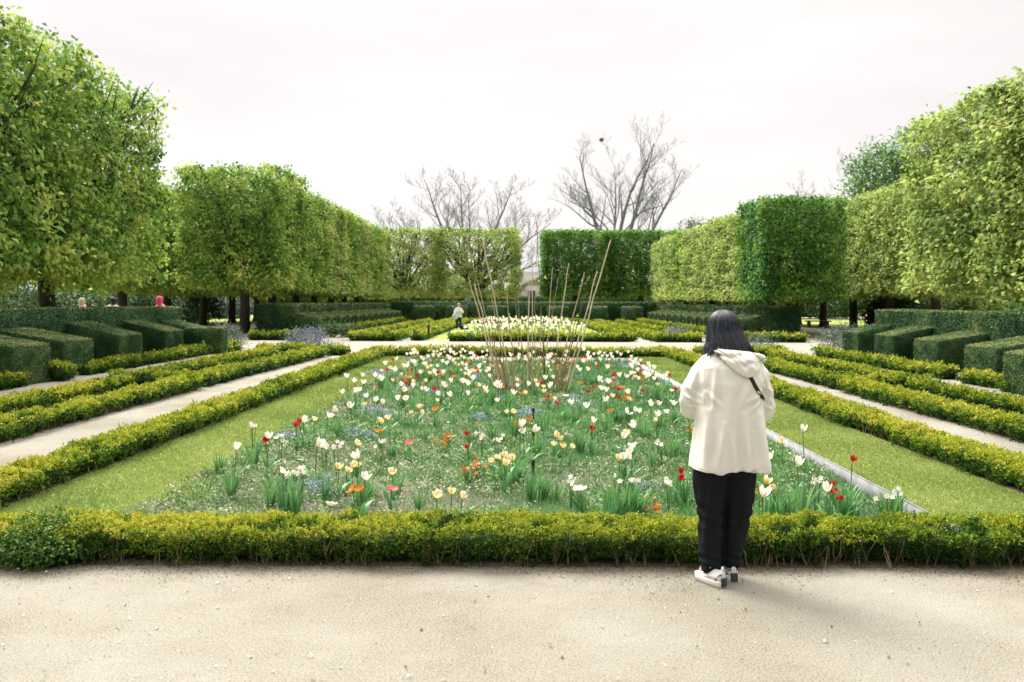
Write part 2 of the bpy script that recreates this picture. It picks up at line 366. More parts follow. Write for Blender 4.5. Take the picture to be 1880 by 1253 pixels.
for i, (x0, y0, x1, y1, hs, lb) in enumerate([
    (-9.62, 17.9, -9.75, 25.1, 1.0, 'low box hedge along the foot of the left yew buttresses'),
    (-9.55, 25.9, -9.45, 27.2, 1.0, 'short box hedge beyond the left yew post by the grey shrub'),
    (-9.6, 14.0, -9.6, 15.7, 1.0, 'short piece of box hedge at the left edge of the photo below the yew'),
    (-9.45, 16.5, -9.5, 17.0, 1.35, 'rounded box bush between two left yew buttresses'),
    (9.35, 25.6, 9.3, 24.2, 1.0, 'short box hedge beside the right grey shrub at the path corner'),
    (9.3, 23.7, 9.35, 18.8, 1.0, 'low box hedge along the foot of the right yew buttresses'),
    (9.35, 18.4, 9.35, 17.8, 1.1, 'rounded small box bush before the third right yew buttress'),
    (9.35, 17.1, 9.35, 15.95, 1.1, 'short box hedge in the gap before the fourth right yew buttress'),
    (9.3, 15.7, 9.3, 14.95, 1.0, 'small clipped box bush before the fourth right yew buttress'),
    (8.75, 13.9, 8.75, 12.6, 1.0, 'small box bush at the right edge of the photo below the yew')]):
    box_hedge(x0, y0, x1, y1, .36, H*hs, lb, 'low box hedge pieces in front of the yew buttresses', False, 150+i)

ROUND = (-2.98, 5.20)
# ------------------------------------------------------------------ yew
def tufts(acc, quads, s, cov=1.7, seed=0, toneb=.45):
    wv = Wob(3, 2.5, seed=seed)
    for q in quads:
        q = np.array(q, float); ar = .5*np.linalg.norm(np.cross(q[2]-q[0], q[3]-q[1])); nrm = unit(np.cross(q[1]-q[0], q[3]-q[0])[None])[0]
        n = int(ar*cov/(.36*s*s)); u = rng.uniform(size=(n, 1)); v = rng.uniform(size=(n, 1))
        P = (q[0]*(1-u)+q[1]*u)*(1-v)+(q[3]*(1-u)+q[2]*u)*v
        P = P+nrm*(rng.normal(size=(n, 1))*s*.25-s*.1)
        D = unit(nrm*.12+rng.normal(size=(n, 3))*.6); N_ = unit(nrm*.9+rng.normal(size=(n, 3))*.42)
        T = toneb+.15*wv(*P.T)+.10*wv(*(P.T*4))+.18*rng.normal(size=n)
        V, F = leafquads(P, D, N_, s*rng.uniform(.8, 1.5, n), s*.5)
        acc.add(V, F, np.repeat(np.clip(T, 0, 1), 4))
def yew_mesh(name, c, s, cov=1.8, seed=0):
    a = Acc(); c = np.array(c, float); ce = c.mean(0); ins = ce+(c-ce)*(1-2*.03/np.maximum(np.ptp(c, axis=0), .2))
    ins[:4, 2] = c[:4, 2]; hexa(a, ins, .12)
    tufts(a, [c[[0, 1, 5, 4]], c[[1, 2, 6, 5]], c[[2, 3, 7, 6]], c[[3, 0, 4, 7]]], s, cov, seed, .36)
    tufts(a, [c[[4, 5, 6, 7]]], s, cov, seed+1, .70)            # shorn tops toned olive and lighter, sides darker: light and shade painted in
    return a.mesh(name, M['yew'])
def slab(x0, x1, y0, y1, h0, h1):       # front x0 height h0, back x1 height h1
    return [[x0, y0, 0], [x1, y0, 0], [x1, y1, 0], [x0, y1, 0], [x0, y0, h0], [x1, y0, h1], [x1, y1, h1], [x0, y1, h0]]
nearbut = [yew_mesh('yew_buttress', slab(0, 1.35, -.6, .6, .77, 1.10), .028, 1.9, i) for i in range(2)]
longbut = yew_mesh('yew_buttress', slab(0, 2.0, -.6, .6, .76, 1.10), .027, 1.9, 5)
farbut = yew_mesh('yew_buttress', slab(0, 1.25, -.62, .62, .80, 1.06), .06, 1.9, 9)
ords = ['first', 'second', 'third', 'fourth', 'fifth', 'sixth', 'seventh', 'eighth', 'ninth', 'tenth', 'eleventh', 'twelfth', 'thirteenth']
GY = 'clipped yew buttresses with sloping tops'
def but(me, x, y, sx, label, scy=1, scz=1):
    o = link('yew_buttress', me); o.location = (x, y, 0); o.scale = (sx, scy, scz); tag(o, label, 'topiary', GY)
for i, (x, y, me) in enumerate([(-9.55, 15.95, longbut), (-9.8, 18.1, longbut), (-9.95, 20.85, nearbut[0]), (-10.05, 23.7, nearbut[1]), (-10.2, 26.1, nearbut[0])]):
    but(me, x, y, -1, f'{ords[i]} dark yew buttress from the left photo edge before the left yew wall')
for i, (x, y, me) in enumerate([(10.35, 25.7, nearbut[0]), (10.3, 23.2, nearbut[1]), (10.15, 20.5, longbut), (9.75, 17.35, longbut), (9.1, 14.8, longbut)]):
    but(me, x, y, 1, f'{ords[i]} yew buttress of the right near row from the cross path', scz=.97)
for sx, sn in ((-1, 'left'), (1, 'right')):
    for i in range(12):
        but(farbut, sx*(10.0 if sx < 0 else 10.4), (41.2 if sx < 0 else 40.0)+2.4*i, sx, f'{ords[i]} yew buttress of the {sn} far row from the cross path', scy=rng.uniform(.95, 1.05))
def wall(x0, x1, y0, y1, h, s, label, seed):
    cx, cy = (x0+x1)/2, (y0+y1)/2
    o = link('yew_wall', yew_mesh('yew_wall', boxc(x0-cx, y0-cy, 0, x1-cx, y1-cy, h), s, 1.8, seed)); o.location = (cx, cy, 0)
    return tag(o, label, 'hedge', 'clipped yew walls enclosing the garden')
wall(-12.4, -11.3, 9, 27.2, 1.42, .045, 'tall dark yew wall at the near left behind five buttresses', 1)
wall(11.4, 12.6, 9, 26.3, 1.43, .045, 'tall yew wall at the near right behind the big buttresses', 2)
wall(-13.15, -11.2, 40.6, 71, 1.46, .085, 'left far yew wall with a broad dark end beside the lavender', 3)
wall(11.6, 13.4, 39.3, 71, 1.46, .085, 'right far yew wall with a dark end behind the woman', 4)
wall(-11.1, 11.5, 70.2, 71.4, 1.62, .11, 'dark yew wall closing the far end of the garden', 5)
for i, px in enumerate((779, 839, 913, 1024, 1096, 1160)):
    x = (px-957)*69.3/1500; w_ = .8
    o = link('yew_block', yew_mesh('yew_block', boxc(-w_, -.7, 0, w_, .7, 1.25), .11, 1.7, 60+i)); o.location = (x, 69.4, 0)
    tag(o, f'{ords[i]} clipped yew block from the left along the far yew wall', 'topiary', 'square yew blocks along the far wall')
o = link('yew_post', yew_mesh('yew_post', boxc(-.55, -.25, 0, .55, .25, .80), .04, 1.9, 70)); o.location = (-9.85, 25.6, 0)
tag(o, 'narrow dark yew post at the end of the left buttress row', 'topiary')
def farhedge(x0, x1, y0, y1, h, label, seed, s=.22, m='box'):
    a = Acc(); c = boxc(x0, y0, 0, x1, y1, h); hexa(a, boxc(x0+.2, y0+.2, 0, x1-.2, y1-.2, h-.2), .1)
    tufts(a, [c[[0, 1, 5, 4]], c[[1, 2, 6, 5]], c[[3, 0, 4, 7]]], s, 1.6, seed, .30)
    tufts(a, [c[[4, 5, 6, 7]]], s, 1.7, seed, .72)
    return tag(a.build('tall_hedge', M[m]), label, 'hedge', 'tall hedges behind the yew walls')
farhedge(-60, -2, 98, 100, 2.6, 'long bright hedge behind the far left trees', 1)
farhedge(3.5, 40, 98, 100, 2.6, 'long bright topped hedge behind the far right trees', 2)
farhedge(-2, 3.5, 99, 100.5, 2.2, 'dark hedge piece in front of the distant house', 3, .2, 'shrub')

# ------------------------------------------------------------------ trees
def crown_mesh(name, dx, dy, z0, z1, ncl, leaf, seed, m, thin=0., rough=.35, tone0=0., dens=14, fill=1.):
    r0 = np.random.default_rng(seed)
    w1 = Wob(3, 1.1, seed=seed); w2 = Wob(3, 2.6, seed=seed+1)
    A = np.array([dy*(z1-z0), dy*(z1-z0), dx*(z1-z0), dx*(z1-z0), dx*dy*.8, dx*dy*.8]); A /= A.sum()
    f = r0.choice(6, ncl, p=A); u = r0.uniform(-1, 1, ncl); v = r0.uniform(-1, 1, ncl)
    P = np.zeros((ncl, 3)); N = np.zeros((ncl, 3))
    for k, (ax, sg) in enumerate(((0, -1), (0, 1), (1, -1), (1, 1), (2, -1), (2, 1))):
        q = f == k; o1, o2 = [i for i in range(3) if i != ax]
        P[q, ax] = sg; P[q, o1] = u[q]; P[q, o2] = v[q]; N[q, ax] = sg
    hd = np.array([dx/2, dy/2, (z1-z0)/2]); ce = np.array([0, 0, (z0+z1)/2])
    # rounded box
    rr = (.03 if dens < 11 else .05); lim = 1-rr
    Q = np.clip(P, -lim, lim); dlt = P-Q; P = Q+unit(dlt)*np.minimum(np.linalg.norm(dlt, axis=1, keepdims=True), rr)
    X = P*hd+ce
    ins = np.abs(r0.normal(size=ncl))*rough*.4+(.05 if dens < 11 else .10)*(1+w1(*X.T))+(.06 if dens < 11 else .09)*w2(*X.T)
    X = X-N*ins[:, None]
    X[:, 2] += np.where(f == 4, np.abs(r0.normal(size=ncl))*(.12 if dens < 11 else .3)-.05+(.08 if dens < 11 else .25)*w2(*X.T), 0)
    if thin > 0:
        keep = r0.uniform(size=ncl) > thin*np.clip((X[:, 2]-z0)/(z1-z0)*1.3-.15, 0, 1)*np.where(w1(*(X.T*.6)) > -.2, 1, .45); X, N, ins = X[keep], N[keep], ins[keep]
    nf = int(ncl*.28*fill)                                     # leaves further in
    Xi = r0.uniform(-.85, .85, (nf, 3))*hd+ce
    X = np.concatenate([X, Xi]); N = np.concatenate([N, rdir(nf)*.4]); n = len(X)
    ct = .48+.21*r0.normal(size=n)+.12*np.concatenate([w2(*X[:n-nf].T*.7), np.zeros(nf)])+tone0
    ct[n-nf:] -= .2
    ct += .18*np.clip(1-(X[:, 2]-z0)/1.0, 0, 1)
    kd = dens; Xk = np.repeat(X, kd, 0)+r0.normal(size=(n*kd, 3))*np.array([1, 1, .8])*leaf*(.95 if dens < 11 else 1.2)
    Nk = np.repeat(N, kd, 0)
    D = unit(Nk*.55+np.array([0, 0, -.45])+r0.normal(size=(n*kd, 3))*.6)
    up = unit(np.array([0, 0, .7])+Nk*.8+r0.normal(size=(n*kd, 3))*.45)
    V, F = leafquads(Xk, D, np.cross(D, np.cross(up, D)) if False else up, leaf*np.exp(r0.normal(size=n*kd)*.32), leaf*.85*np.exp(r0.normal(size=n*kd)*.25), .1, .25)
    a = Acc(); a.add(V, F, np.repeat(np.clip(np.repeat(ct, kd)+r0.normal(size=n*kd)*.12, 0, 1), 4))
    return a.mesh(name, M[m])
def trunk_mesh(name, h0, z1, dx, dy, r, seed, nl=9, m='bark', twigs=3):
    r0 = np.random.default_rng(seed); a = Acc()
    tube(a, [[0, 0, -.05], [.02, 0, .25], [.03, .02, h0*.6], [0, 0, h0], [.02, .03, h0+1.2], [0, 0, z1-1]], [r*1.5, r*1.08, r*.92, r*.9, r*.6, .04], 9)
    for i in range(nl):
        th = i*2.4+r0.uniform(-.4, .4); zs = h0*.95+r0.uniform(0, 1.6); zt = h0+r0.uniform(.6, 1)*(z1-h0)-.3
        e = np.array([math.cos(th)*dx*.46, math.sin(th)*dy*.46, zt]); b = np.array([0, 0, zs])
        mdl = b*.5+e*.5+np.array([0, 0, -.15*(zt-zs)])+r0.normal(size=3)*.15
        tube(a, [b, b*.7+mdl*.3, mdl, mdl*.4+e*.6+r0.normal(size=3)*.1, e], [r*.42, r*.34, r*.24, r*.15, .012], 6)
        for j in range(twigs):
            s_ = mdl*(1-j/twigs)+e*(j/twigs); q = s_+np.array([math.cos(th+r0.uniform(-1.2, 1.2))*.9, math.sin(th+r0.uniform(-1.2, 1.2))*.9, r0.uniform(.5, 1.6)])
            q[2] = min(q[2], z1-.05); tube(a, [s_, (s_+q)/2+r0.normal(size=3)*.08, q], [.035, .022, .008], 4)
    return a.mesh(name, M[m], True)
near_tr = [trunk_mesh('trunk', 2.3, 8.3, 5.1, 4.7, .25, 170+i, 16, twigs=6) for i in range(2)]
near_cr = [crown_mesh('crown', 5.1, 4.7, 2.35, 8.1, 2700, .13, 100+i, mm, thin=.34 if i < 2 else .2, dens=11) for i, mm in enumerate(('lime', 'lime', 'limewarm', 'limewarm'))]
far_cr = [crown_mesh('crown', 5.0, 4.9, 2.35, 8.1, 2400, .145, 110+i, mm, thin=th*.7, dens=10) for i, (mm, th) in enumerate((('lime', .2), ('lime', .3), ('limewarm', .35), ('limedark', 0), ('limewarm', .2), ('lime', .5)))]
trunks = [trunk_mesh('trunk', 2.3, 7.8, 5, 4.8, .25, 120+i) for i in range(3)]
def tree(name, x, y, crm, trm, label, cat, group, sc=(1, 1, 1), rz=0):
    r = empty(name, (x, y, 0), label, cat, group, rz); r.scale = sc
    link('trunk', trm, r); link('crown', crm, r); return r
GT = 'square clipped lime trees in rows'
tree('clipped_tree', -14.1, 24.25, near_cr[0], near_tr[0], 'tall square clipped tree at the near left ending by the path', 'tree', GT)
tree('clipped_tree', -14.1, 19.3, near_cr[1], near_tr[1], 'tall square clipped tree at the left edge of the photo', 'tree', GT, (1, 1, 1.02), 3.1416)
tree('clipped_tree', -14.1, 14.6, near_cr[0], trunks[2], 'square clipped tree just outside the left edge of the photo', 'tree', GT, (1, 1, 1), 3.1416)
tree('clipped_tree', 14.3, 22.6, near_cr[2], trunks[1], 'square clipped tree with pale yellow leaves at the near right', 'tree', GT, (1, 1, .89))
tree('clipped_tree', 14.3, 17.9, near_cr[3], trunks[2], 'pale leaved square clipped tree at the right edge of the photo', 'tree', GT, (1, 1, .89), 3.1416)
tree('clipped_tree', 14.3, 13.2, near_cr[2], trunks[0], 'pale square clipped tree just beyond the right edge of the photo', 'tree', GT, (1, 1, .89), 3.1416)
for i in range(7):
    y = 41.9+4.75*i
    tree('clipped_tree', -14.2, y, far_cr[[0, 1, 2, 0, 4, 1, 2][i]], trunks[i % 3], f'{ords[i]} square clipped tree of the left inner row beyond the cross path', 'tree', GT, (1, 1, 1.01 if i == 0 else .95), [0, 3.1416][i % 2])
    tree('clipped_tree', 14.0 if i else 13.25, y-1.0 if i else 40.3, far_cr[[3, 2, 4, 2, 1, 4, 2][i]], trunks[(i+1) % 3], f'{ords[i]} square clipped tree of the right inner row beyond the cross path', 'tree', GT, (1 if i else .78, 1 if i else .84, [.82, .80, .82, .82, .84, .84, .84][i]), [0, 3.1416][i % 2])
for i in range(5):
    tree('clipped_tree', -21.6, 44.2+5.6*i, far_cr[[1, 5, 0, 2, 1][i]], trunks[i % 3], f'{ords[i]} clipped tree of the left outer row behind the inner row', 'tree', GT, (1, 1.12, .97))
    tree('clipped_tree', 21.2, 41.8+5.2*i, far_cr[[4, 2, 4, 0, 1][i]], trunks[(i+2) % 3], f'{ords[i]} clipped tree of the right outer row behind the inner row', 'tree', GT, (1, 1.05, .95))
for x, sx, cr_, lb, tr in ((-11.2, 1.28, 5, 'sparse square clipped tree with dark fanned branches at the far left of the cross row', 0), (-4.05, 1.48, 5, 'sparse square clipped tree with dark fanned branches left of the house gap', 1),
                     (5.1, 1.22, 3, 'dense dark green clipped tree right of the house gap', 2), (11.3, 1.25, 3, 'dense dark green clipped tree at the right end of the cross row', 0)):
    if cr_ == 5:
        cm = crown_mesh('crown', 5.0, 4.6, 2.2, 8.25, 1900, .15, 140+int(x), 'limewarm', thin=.22, dens=9, fill=.15)
        tm = trunk_mesh('trunk', 1.9, 8.3, 5, 4.6, .28, 150+int(x), 22, twigs=7)
    else: cm, tm = far_cr[3], trunks[tr]
    tree('clipped_tree', x, 77.5, cm, tm, lb, 'tree', GT, (sx, 1, 1.02))

def bush_mesh(name, lobes, n, leaf, seed, m, upw=0., wid=.6, dens=9, tone0=0.):
    r0 = np.random.default_rng(seed); a = Acc(); vol = np.array([q[3]*q[4] for q in lobes]); nn = (vol/vol.sum()*n).astype(int)
    for (x, y, z, rx, rz), k in zip(lobes, nn):
        d = unit(r0.normal(size=(k, 3))); rad = r0.uniform(.5, 1, k)**.5*(1+.12*r0.normal(size=k))
        X = np.array([x, y, z])+d*rad[:, None]*np.array([rx, rx, rz]); X[:, 2] = np.maximum(X[:, 2], .02)
        Xk = np.repeat(X, dens, 0)+r0.normal(size=(k*dens, 3))*leaf*1.1; dk = np.repeat(d, dens, 0)
        D = unit(dk*.6+np.array([0, 0, upw])+r0.normal(size=(k*dens, 3))*.6)
        t = np.clip(np.repeat(.45+.2*r0.normal(size=k), dens)+.12*r0.normal(size=k*dens)+tone0, 0, 1)
        V, F = leafquads(Xk, D, unit(np.array([0, 0, .8])+dk+r0.normal(size=dk.shape)*.5), leaf*r0.uniform(.7, 1.4, k*dens), leaf*wid, .1, .2)
        a.add(V, F, np.repeat(t, 4))
    return a.mesh(name, M[m])
def shrub(x, y, lobes, n, leaf, seed, m, label, upw=0., wid=.6, name='shrub', group=None, cat='shrub', tone0=0.):
    o = link(name, bush_mesh(name, lobes, n, leaf, seed, m, upw, wid, tone0=tone0)); o.location = (x, y, 0); return tag(o, label, cat, group)
shrub(*ROUND, [(0, 0, .125, .27, .14), (.12, .02, .13, .2, .12), (-.12, 0, .12, .2, .12)], 1500, .022, 8, 'boxdark', 'dark green rounded box bush at the left end of the front hedge', .1, .62, 'box_bush', tone0=.05)
shrub(-7.05, 26.9, [(0, 0, .36, .55, .34), (.2, .1, .5, .4, .25), (-.3, 0, .4, .4, .28)], 330, .075, 1, 'laven', 'rounded silvery lavender shrub at the end of the left planting strip', .5, .3, 'lavender_shrub')
shrub(-6.2, 25.75, [(0, 0, .18, .4, .2), (.3, .05, .14, .3, .15)], 130, .07, 2, 'laven', 'small low lavender beside the rounded silvery one', .5, .3, 'lavender_shrub')
shrub(-10.25, 28.3, [(0, 0, .4, .5, .42), (.25, .1, .3, .4, .32)], 260, .07, 3, 'grey', 'grey green shrub standing beyond the left yew post', .4, .4)
shrub(10.35, 26.4, [(0, 0, .5, .55, .5), (-.3, .1, .4, .4, .35), (.5, 0, .4, .5, .42)], 320, .07, 4, 'grey', 'grey green shrub at the near end of the right yew buttresses', .4, .4)
shrub(7.55, 26.0, [(0, 0, .3, .45, .33), (.3, 0, .2, .35, .25)], 200, .07, 5, 'grey', 'feathery grey green shrub just right of the woman', .6, .25)
shrub(-8.9, 37.6, [(0, 0, .3, .5, .28), (.9, 0, .3, .5, .3)], 200, .09, 6, 'shrub', 'low rounded green shrubs before the left far yew end', 0, .6, tone0=.2)
shrub(7.0, 36.5, [(0, 0, .3, .55, .22)], 120, .09, 7, 'laven', 'small grey lavender in the far right planting strip', .4, .3, 'lavender_shrub')
GS = 'background shrubs under the clipped trees'
for i, (x, y, rx, rz, m, t0, lb) in enumerate([
    (-36, 56, 4, 1.7, 'shrub', 0, 'dark shrub under the trees at the left photo edge'), (-30.5, 57, 3.6, 1.5, 'shrub', .15, 'mid green shrub behind the near left trunk'),
    (-25.5, 60, 3, 1.9, 'shrub', -.05, 'dark shrub between the left trunks behind the yew wall'), (-33, 66, 3.5, 2.2, 'shrub', .12, 'taller mid green shrub behind the left dark shrubs'),
    (-28.5, 76, 3.0, 1.8, 'grey', -.1, 'blue green shrub beyond the pale path at left'), (-42, 62, 4, 2.2, 'shrub', .2, 'mid green shrub at the far left photo edge'),
    (27, 47, 3.2, 1.7, 'tree', .15, 'light green bush behind the near right yew wall'), (31, 49, 3.2, 2.4, 'shrub', .2, 'broad green bush at the right photo edge behind the yew wall'),
    (23.5, 50, 1.9, 1.3, 'shrub', 0, 'dark bush left of the pale bush behind the right yew wall'), (25.0, 44.5, 1.4, 1.2, 'limewarm', -.1, 'yellowish bush behind the near right yew wall')]):
    shrub(x, y, [(0, 0, rz*.75, rx, rz), (rx*.5, .5, rz*.6, rx*.6, rz*.7), (-rx*.6, 0, rz*.6, rx*.6, rz*.8)], 650, .22, 20+i, m, lb, 0, .7, group=GS, tone0=t0)
for i, (x, y) in enumerate([(26, 88), (33, 87), (40, 86), (48, 84), (56, 80), (19, 92)]):
    shrub(x, y, [(0, 0, 2.4, 4.2, 2.6), (2, 0, 3.0, 3, 2)], 700, .3, 40+i, 'yew', f'{ords[i]} very dark evergreen thicket behind the right trees'.replace('first', 'leftmost but one') if i != 5 else 'leftmost very dark evergreen thicket behind the right trees', 0, .6, 'evergreen_thicket', 'dark thickets behind the right trees')
for i, (x, y) in enumerate([(-40, 112), (-52, 108), (-30, 116), (-20, 115), (-11, 118), (12, 116), (22, 114)]):
    shrub(x, y, [(0, 0, 2.6, 5.5, 3.2), (3, 0, 3.2, 4, 2.4)], 520, .4, 50+i, 'tree', ['woodland edge beyond the far left hedge', 'green woodland at the left end beyond the hedge', 'green crown mass beyond the hedge left of centre', 'green mass behind the left cross row', 'green bush left of the distant house', 'green bush right of the distant house', 'green mass behind the right cross row'][i], 0, .7, 'background_bush', 'green bushes beyond the far hedge', tone0=-.1)

# leafless trees
def bare_tree(name, x, y, limbs, seed, label, m='paleb', r0=.4, base=2.0, up=.35):
    rg = np.random.default_rng(seed); a = Acc()
    def branch(p, d, L, r, dep, n):
        pts = [p]; dd = d.copy(); q = p.copy()
        for i in range(n):
            dd = unit((dd+up/n*np.array([0, 0, 1.])*(1 if dep else .6)+rg.normal(size=3)*(.07 if dep == 0 else .13))[None])[0]; q = q+dd*L/n; pts.append(q.copy())
        rad = np.maximum(r*(1-np.linspace(0, 1, n+1)**.9*.88), .009); tube(a, pts, rad, 6 if dep == 0 else 4); pts = np.array(pts)
        if dep == 3: return
        k = [9, 8, 6][dep]
        for j in range(k):
            f = (.40 if dep == 0 else .12)+(1-(.40 if dep == 0 else .12))*(j+rg.uniform(0, .9))/k; i = min(int(f*n), n-1); g = f*n-i
            pp = pts[i]*(1-g)+pts[i+1]*g; tt = unit((pts[i+1]-pts[i])[None])[0]; sd_ = unit(np.cross(tt, rg.normal(size=3))[None])[0]
            if sd_[2] < -.35: sd_ = sd_*-1
            nd = unit((tt*.75+sd_*rg.uniform(.5, .85))[None])[0]
            branch(pp, nd, L*(1.05-.62*f)*rg.uniform(.38, .56), max(r*(1-f*.85)*.46, .011), dep+1, [6, 5, 4][dep])
    for d, L, r, zb in limbs: branch(np.array([0, 0, zb]), unit(np.array([d], float))[0], L, r, 0, 9)
    tube(a, [[0, 0, -.1], [0, 0, base*.5], [0, 0, max(q[3] for q in limbs)+.3]], [r0*1.5, r0*1.2, r0*.8], 9)
    o = a.build(name, M[m], None, True); o.location = (x, y, 0); return tag(o, label, 'tree', 'leafless trees beyond the garden')
bare_tree('bare_tree', -6.4, 98, [((-1, 0, .34), 13.5, .26, 3.5), ((-.9, .2, .7), 14.0, .3, 3.2), ((-.5, -.2, 1), 13.4, .32, 3.4), ((-.12, .25, 1), 13.0, .3, 3.5), ((.3, -.1, 1), 13.4, .32, 3.3), ((.8, .1, .75), 13.2, .3, 3.1), ((1, 0, .36), 11.5, .24, 3.6), ((-.33, .5, .9), 12.6, .24, 3), ((.1, -.5, .95), 12.4, .22, 3), ((.52, .2, .95), 13, .26, 3), ((-.7, -.5, .6), 12.5, .24, 3), ((.65, .6, .7), 12.5, .24, 3)], 4, 'broad leafless tree spreading above the left cross row', up=.12)
bare_tree('bare_tree', 11.6, 100, [((-.23, 0, 1), 18.0, .44, 2.5), ((-.09, .2, 1), 17.6, .33, 2.8), ((.02, -.1, 1), 18.6, .40, 3), ((.13, -.15, 1), 18.6, .42, 2.8), ((.25, .1, 1), 17.4, .38, 2.6), ((-.9, .1, .45), 8.5, .17, 6.0), ((.95, 0, .36), 9.0, .18, 5.8), ((.8, .1, .7), 8, .16, 8), ((-.75, -.1, .7), 8, .15, 8.5), ((-.5, .4, .9), 9, .15, 9), ((.5, -.4, .9), 9, .15, 9)], 9, 'tall leafless tree with several upright stems and a nest above the right cross row', up=.16)
bare_tree('bare_tree', 46, 115, [((-.45, 0, 1), 17, .24, 3), ((.0, 0, 1), 19, .24, 3), ((.4, 0, 1), 17, .22, 3), ((-.9, 0, .7), 13, .18, 3)], 6, 'smaller faint leafless tree behind the right clipped trees', 'paleb', .26)
a = Acc(); rn = np.random.default_rng(2)
for _ in range(55):
    d = unit(rn.normal(size=(1, 3)))[0]; c = d*rn.uniform(.1, .26)*[1, 1, .7]; e = unit(np.cross(d, rn.normal(size=3))[None])[0]*.24
    tube(a, [c-e, c*1.05, c+e], [.014, .018, .008], 3)
nx_, _ = (1103-957)*100/1500, 0
o = a.build('bird_nest', M['bark']); o.location = (nx_, 100, CAMH+(555.6-257)*100/1500); tag(o, 'dark ball of twigs, a nest high in the tall leafless tree', 'nest')
# tall leafy tree, conifer
r = empty('leafy_tree', (36, 78, 0), 'tall rounded leafy green tree behind the right clipped trees', 'tree')
lob = [(0, 0, 10, 4.5, 4.5), (-1.5, 0, 13.5, 3.2, 3.2), (1.6, 0, 15.6, 3.0, 3), (3.5, 0, 11.5, 3.5, 4), (-2.8, 1, 8.5, 3.2, 3), (5.5, 0, 14.5, 3, 3.4), (7.5, 0, 10.5, 3.4, 4)]
link('crown', bush_mesh('crown', lob, 2300, .34, 77, 'tree', -.2, .7, 10, -.02), r); link('trunk', trunk_mesh('trunk', 5, 16, 8, 8, .4, 160, 12), r)
r = empty('conifer_tree', (22.3, 105, 0), 'small dark conifer top showing left of the right clipped rows', 'tree')
link('crown', bush_mesh('crown', [(0, 0, 8.6, 1.6, .7), (-.9, 0, 10, 1.3, .45), (.9, 0, 10.6, 1.5, .45), (0, 0, 11.6, 1.1, .5), (.3, 0, 6.5, 2, 1.2)], 420, .3, 78, 'yew', -.1, .4), r)
link('trunk', trunk_mesh('trunk', 4, 12, 2, 2, .2, 161, 5), r)

# distant house
M['render'] = plain('house render', (.52, .50, .46), .9, .1, 1); M['slate'] = plain('grey roof', (.20, .215, .225), .8, .2, 2, .3, 10); M['glass'] = plain('window glass', (.03, .04, .05), .1, .1, 1, spec=.5)
r = empty('house', (2.6, 116, 0), 'pale house with grey roof in the gap between the far clipped trees', 'house')
a = Acc(); hexa(a, boxc(-3.2, 0, 0, 5, 7, 6.0)); a.build('wall', M['render'], r)
a = Acc(); a.add([[-3.6, -.4, 5.95], [5.4, -.4, 5.95], [5.4, 3.5, 8.0], [-3.6, 3.5, 8.0], [-3.6, 7.4, 5.95], [5.4, 7.4, 5.95]], [[0, 1, 2, 3], [3, 2, 5, 4], [0, 3, 4, 4], [1, 5, 2, 2]]); a.build('roof', M['slate'], r)
a = Acc(); hexa(a, boxc(-2.6, -3, 0, 2.6, -.01, 3.9)); a.add([[-2.6, -2.98, 3.9], [2.6, -2.98, 3.9], [2.6, -.2, 3.9], [-2.6, -.2, 3.9], [0, -2.98, 5.1], [0, -.2, 5.1]], [[0, 1, 4, 4], [2, 3, 5, 5]]); a.build('porch', M['stone'], r)
a = Acc(); a.add([[-2.95, -3.2, 3.8], [0, -3.2, 5.25], [0, -.02, 5.25], [-2.95, -.02, 3.8], [2.95, -3.2, 3.8], [2.95, -.02, 3.8]], [[0, 1, 2, 3], [1, 4, 5, 2]]); a.build('porch_roof', M['slate'], r)
for wx in (-1.2, 1.2):
    a = Acc(); hexa(a, boxc(wx-.5, -3.05, 1.2, wx+.5, -3.005, 3.2)); a.build('window', M['glass'], r)

# ------------------------------------------------------------------ lawn grass, bed ground cover
def blades(P, L, Wd, tone, m, name, lean=.5):
    n = len(P); D = unit(np.array([0, 0, 1.])+rng.normal(size=(n, 3))*lean*np.array([1, 1, .3]))
    V, F = leafquads(P, D, rdir(n), L, Wd, 0, .2)
    return Acc().add(V, F, np.repeat(np.clip(tone, 0, 1), 4)).build(name, m)
def pts_in(x0, x1, y0, y1, n, pw=2.):
    y = (y0**(1-pw)+rng.uniform(size=n)*(y1**(1-pw)-y0**(1-pw)))**(1/(1-pw)); return rng.uniform(x0, x1, n), y
tw = Wob(2, 2.5, seed=8)
for x0, x1, xs in ((3.22, 4.3, 1), (-4.05, -2.6, -1)):
    x, y = pts_in(x0, x1, 5.6, 23.9, 85000, 2.2)
    if xs < 0:
        lim = -2.60-.55*np.clip((y-6)/12, 0, 1)+.07*lw(y)+.04*lw(y*4.1); q = x < lim+.05; x, y = x[q], y[q]
    n = len(x); o = blades(np.stack([x, y, np.full(n, .008)], 1), .0032*y*rng.uniform(.7, 1.3, n)+.004, .0007*y, .52+.13*tw(x, y)+.2*rng.normal(size=n), M['blade'], 'lawn_grass', .8)
    kind(o, 'stuff'); o['label'] = 'short mown grass of the %s lawn strip' % ('right' if xs > 0 else 'left'); o['category'] = 'grass'
x, y = pts_in(-2.95, 3.17, 5.62, 24, 300000, 1.9)
dn = Wob(2, 1.3, seed=12); keep = rng.uniform(size=len(x)) < np.clip(.42+.25*(x-.2)/1.5+.28*dn(x, y)+np.clip((y-8)/10, 0, .4), .12, 1); x, y = x[keep], y[keep]; n = len(x)
o = blades(np.stack([x, y, bedz(x)], 1), rng.uniform(.03, .12, n)*(.7+y*.03), .0007*y, .45+.25*rng.normal(size=n)+.1*dn(x, y), M['bulb'], 'bed_grass', .5)
kind(o, 'stuff'); o['label'] = 'fine grassy leaves growing among the tulips'; o['category'] = 'grass'
